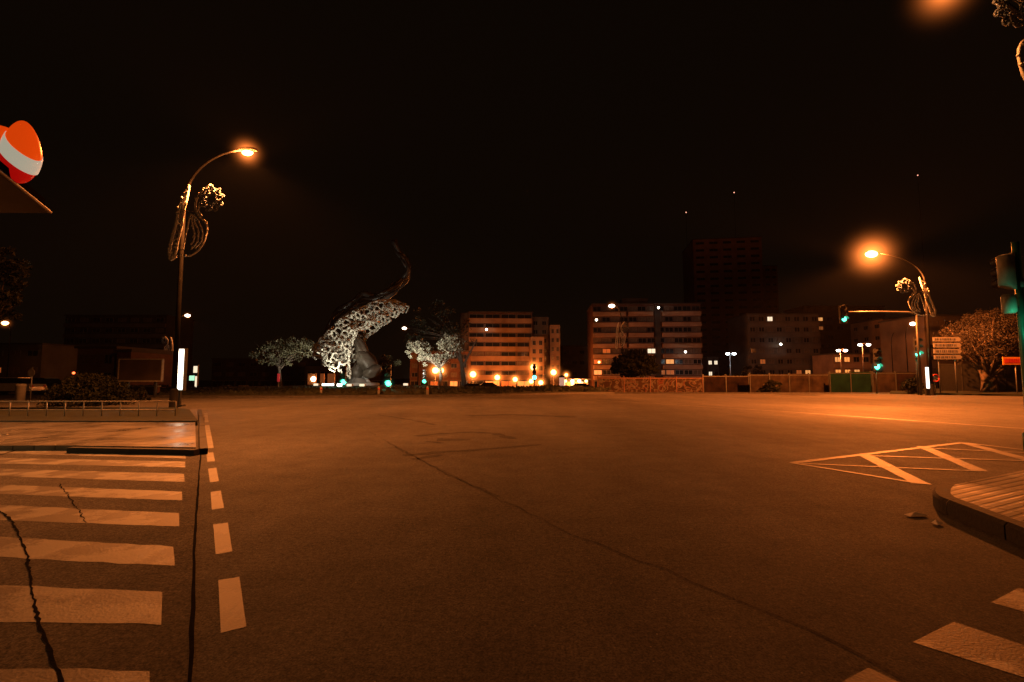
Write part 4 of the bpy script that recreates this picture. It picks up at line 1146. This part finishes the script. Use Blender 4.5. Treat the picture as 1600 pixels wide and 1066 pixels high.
fence('brown timber hoarding between the dark shrub and green section', 1172, 1295, 56, 584, ['hoard','hoard2'])
fence('dark green hoarding section under the bright terrace', 1297, 1362, 54, 581, 'hoardg')
fence('dull grey brown hoarding left of the narrow lit panel', 1364, 1436, 52, 581, ['hoard2','hoard'])
fence('black boarded fence behind the olive tree trunk', 1470, 1640, 51, 568, 'black', 'black')

# ------------------------------------------------------------------ plaza globe lamps, double lamps
def globe_lamp(label, px, py, Y, W, r=.34, gm='globe', c=SOD):
    p = base(px,Y); z = P(px,py,Y).z - p.z
    t = thing('globe_lamp', label, 'lamp', p, 0, 'globe lamps of the plaza')
    MB().lathe([(.14,0),(.14,.3),(.07,.4),(.05,z-r-.05)],10).build('post', M['darksteel'], t)
    MB().lathe([(.05,z-r-.06),(.16,z-r-.02),(.16,z-r+.05)],10).build('collar', M['darksteel'], t)
    MB().ball((0,0,z), r, n=14, m=10).build('globe', M[gm], t)
    dim_upward(point((0,-r-.35,z+.1), W, c, .2, t)); halo(t, (0,0,z), r*7.0, 13.0, (1,.25,.04))
    return t
GW = 3800
for px,py,Y,W,r_,lab in ((680,579,92,1.3,.75,'left bulb of the globe lamp pair under the pale tree'),(689,579,92,1.0,.65,'right bulb of the globe lamp pair under the pale tree'),
    (739,585,96,1.2,.75,'globe lamp at the left end of the plaza row, right of the bare trunk'),(777,590,100,1.0,.65,'globe lamp before the middle of the corner building'),
    (805,593,104,.9,.62,'dim lower globe lamp between the two middle plaza lamps'),(834,574,96,1.6,.75,'highest globe lamp, in front of the corner building right edge'),
    (845,598,90,.7,.55,'lowest globe lamp right of the pale green traffic light'),(830,596,98,.7,.55,'low globe lamp left of the pale green traffic light'),
    (865,582,100,1.3,.72,'globe lamp before the right wing of the corner building'),(885,586,104,.8,.42,'small globe lamp at the street corner right of the wing')):
    globe_lamp(lab,px,py,Y+24,GW*W,r_*.97)
def double_lamp(label, pxs, py, Y, W, lens='lamp_white'):
    cx_ = sum(pxs)/2; p = base(cx_,Y); z = P(cx_,py,Y).z-p.z
    t = thing('double_lamp', label, 'lamp', p, 0, 'two headed lamps')
    MB().tube([(0,0,0),(0,0,z+.3)], [.1,.06], 8).build('post', M['steel'], t)
    for q in pxs:
        x = P(q,py,Y).x-p.x; MB().tube([(0,0,z+.28),(x*.6,0,z+.35),(x,0,z+.15)], .04, 6).build('arm', M['steel'], t)
        MB().ball((x,0,z), .45,.3,.25).build('lamp_head', M[lens], t)
    point((0,-.5,z-.5), W, SOD, .2, t)
double_lamp('two headed lamp before the bright orange terrace', (1310,1321), 548, 100, 1800)
double_lamp('two headed lamp right of the bright orange terrace', (1344,1357), 539, 96, 900)
double_lamp('two headed cool white floodlight mast right of the floodlit house', (1137,1147), 553, 105, 10, 'lamp_cool')
point(P(1146,556,102), 700, (.8,.95,1), .3)
# small wall lamps on the facades
for px,py,Y,m_,lab in ((1220,538,126,'lamp_white','small round wall lamp on the dim office block'),(1029,481,125,'lamp_white','small white lamp near the roof of the long apartment block'),
    (1071,550,125,'lamp_white','small white wall lamp low on the right of the long apartment block'),(115,583,50,'red_on','small reddish light above the broad shrub'),
    (1412,574,120,'globe','small orange wall light at the foot of the plastered block'),(932,500,120,'lamp_white','tiny white lamp at the left edge of the long apartment block'),
    (760,515,130,'lamp_white','tiny white lamp on the corner building upper floor'),(936,566,124,'globe','tiny orange lamp at the lower left of the long apartment block')):
    p = P(px,py,Y); t = thing('wall_lamp', lab, 'lamp', p, 0, 'small lamps on facades')
    MB().ball((0,0,0), .30 if Y>100 else .12, n=10, m=8).build('lens', M[m_], t); MB().tube([(0,.1,.0),(0,1.6 if Y>100 else .5,.2)], .06, 6).build('bracket', M['darksteel'], t)
# light pool for the far side streets
# lit kiosk terrace between the blocks
p = base(900, 96); t = thing('kiosk', 'low bright kiosk terrace with glowing awning right of the plaza lamps', 'kiosk', p)
x0 = P(878,600,96).x-p.x; x1=P(921,600,96).x-p.x
MB().box(x0,x1,1.5,4.5,0,2.6).build('wall', M['plaster_o'], t)
MB().box(x0-.2,x1+.2,-.6,4.7,2.603,2.8).build('roof', M['plaster_b'], t)
for k in range(6):
    xx = x0+(x1-x0)*(k+.1)/6; MB().box(xx,xx+(x1-x0)/6*.8,1.40,1.495,.5,2.2).build('lit_window', M['shop' if k%2 else 'shopw'], t)
for k in range(4):
    xx = x0+(x1-x0)*(k+.5)/4; MB().ball((xx,-.3,2.35), .3, n=8, m=6).build('hanging_lamp', M['lamp_white'] if k in (1,2) else M['globe'], t)
point((0,-1.2,2.2), 1500, (1,.4,.12), .3, t)
p = base(878, 80); t = thing('poster_pillar', 'pale glowing poster pillar standing before the kiosk terrace', 'pillar', p)
z1 = P(878,590,80).z-p.z; MB().lathe([(.5,0),(.5,.4),(.42,.45)],16).build('base', M['darksteel'], t); MB().lathe([(.42,.45),(.42,z1)],16).build('drum', emis('pillar_glow',(1,.5,.35),.5), t); MB().lathe([(.5,z1),(.5,z1+.15),(.1,z1+.4)],16).build('cap', M['darksteel'], t)

# ------------------------------------------------------------------ cars
def car(label, px, Y, rz, paint, head=False, tail=False, group='parked and waiting cars'):
    p = base(px,Y); t = thing('parked_car', label, 'car', p, rz, group)
    prof = [(-2.05,.35),(-2.1,.62),(-2.0,.88),(-1.15,.98),(-.5,1.0),(1.1,1.0),(1.95,.92),(2.08,.7),(2.08,.35)]
    g = MB(); n=len(prof)
    for yy in (-.86,.86): g.v += [(x,yy,z) for x,z in prof]
    g.face(list(range(n))); g.face([2*n-1-i for i in range(n)])
    for i in range(n): j=(i+1)%n; g.face([j,i,n+i,n+j])
    g.build('body', M[paint], t)
    c_ = [(-1.1,.985),(-.45,1.44),(.85,1.46),(1.6,1.0)]; g = MB()
    for yy,k in ((-.80,1),(-.64,0),(.64,0),(.80,1)): pass
    for x,z in c_:
        w = .82 if z<1.1 else .62; g.v += [(x,-w,z),(x,w,z)]
    g.face([0,2,4,6]); g.face([7,5,3,1]); g.face([0,1,3,2]); g.face([4,5,7,6]); g.build('window', M['pane'], t)
    g = MB(); g.box(-.5,.9,-.63,.63,1.445,1.49); g.build('roof', M[paint], t)
    for x in (-1.3,1.3):
        for yy in (-.82,.82):
            w_ = MB().disc((x,yy,.32), .32, n=16, t=.1).build('wheel', M['rubber'], t); MB().disc((x,yy*1.14,.32), .19, n=12, t=.03).build('rim', M['steel'], w_)
    for yy in (-.62,.62):
        MB().ball((-2.06,yy,.68), .06,.2,.11,10,6).build('headlight', M['headl'] if head else M['whitepanel'], t)
        MB().ball((2.06,yy,.74), .05,.16,.12,10,6).build('taillight', M['taill'] if tail else M['redpaint'], t)
    return t
car('dark parked car at the plaza edge below the globe lamps', 760, 68, R(8), 'card')
car('pale parked car left of the dark one under the bare tree', 736, 72, R(20), 'carw')
car('dim parked car at far left beyond the concrete pillar', 20, 42, R(5), 'carw')
car('dark parked car left of the broad shrub', 66, 46, R(-5), 'card')
car('car with white headlights approaching left of the roundabout', 352, 92, R(85), 'card', head=True)
car('second car with headlights behind the first, nearer the island', 380, 100, R(80), 'carw', head=True)
car('red car waiting beside the graffiti wall', 905, 74, R(10), 'carr')

# ------------------------------------------------------------------ camera
cam = bpy.data.cameras.new('Camera'); co = bpy.data.objects.new('Camera', cam); col.objects.link(co)
cam.sensor_width = 36; cam.lens = 36*F/1600; cam.clip_start=.05; cam.clip_end=4000
co.location=(0,0,CH); co.rotation_euler=(PI/2+PITCH,0,0)
scene.camera = co

# ------------------------------------------------------------------ world: night sky and thin lit haze
w = bpy.data.worlds.new('World'); scene.world = w; w.use_nodes = True
N = w.node_tree.nodes; L = w.node_tree.links; bg = N['Background']; out = N['World Output']
sky = N.new('ShaderNodeTexSky'); sky.sky_type='NISHITA'; sky.sun_disc=False; sky.sun_elevation=R(-4); sky.sun_rotation=R(200)
L.new(sky.outputs[0], bg.inputs[0]); bg.inputs[1].default_value=.01
HZ = 4.0e-5
vs = N.new('ShaderNodeVolumeScatter'); vs.inputs['Density'].default_value=HZ; vs.inputs['Anisotropy'].default_value=.35; vs.inputs['Color'].default_value=(1,1,1,1)
ve = N.new('ShaderNodeEmission'); ve.inputs['Color'].default_value=(1,.55,.25,1); ve.inputs['Strength'].default_value=HZ*.0014
add = N.new('ShaderNodeAddShader'); L.new(vs.outputs[0], add.inputs[0]); L.new(ve.outputs[0], add.inputs[1]); L.new(add.outputs[0], out.inputs['Volume'])
scene.cycles.volume_max_steps = 64
try: w.cycles.homogeneous_volume = True; w.cycles.volume_sampling='EQUIANGULAR'
except Exception as e: print(e)
cy = scene.cycles
cy.max_bounces=5; cy.diffuse_bounces=2; cy.glossy_bounces=2; cy.volume_bounces=0; cy.transmission_bounces=2
cy.sample_clamp_indirect=2.0; cy.sample_clamp_direct=40; cy.caustics_reflective=False; cy.caustics_refractive=False
cy.use_denoising=True
scene.view_settings.view_transform='Standard'; scene.view_settings.look='None'; scene.view_settings.exposure=0; scene.view_settings.gamma=1
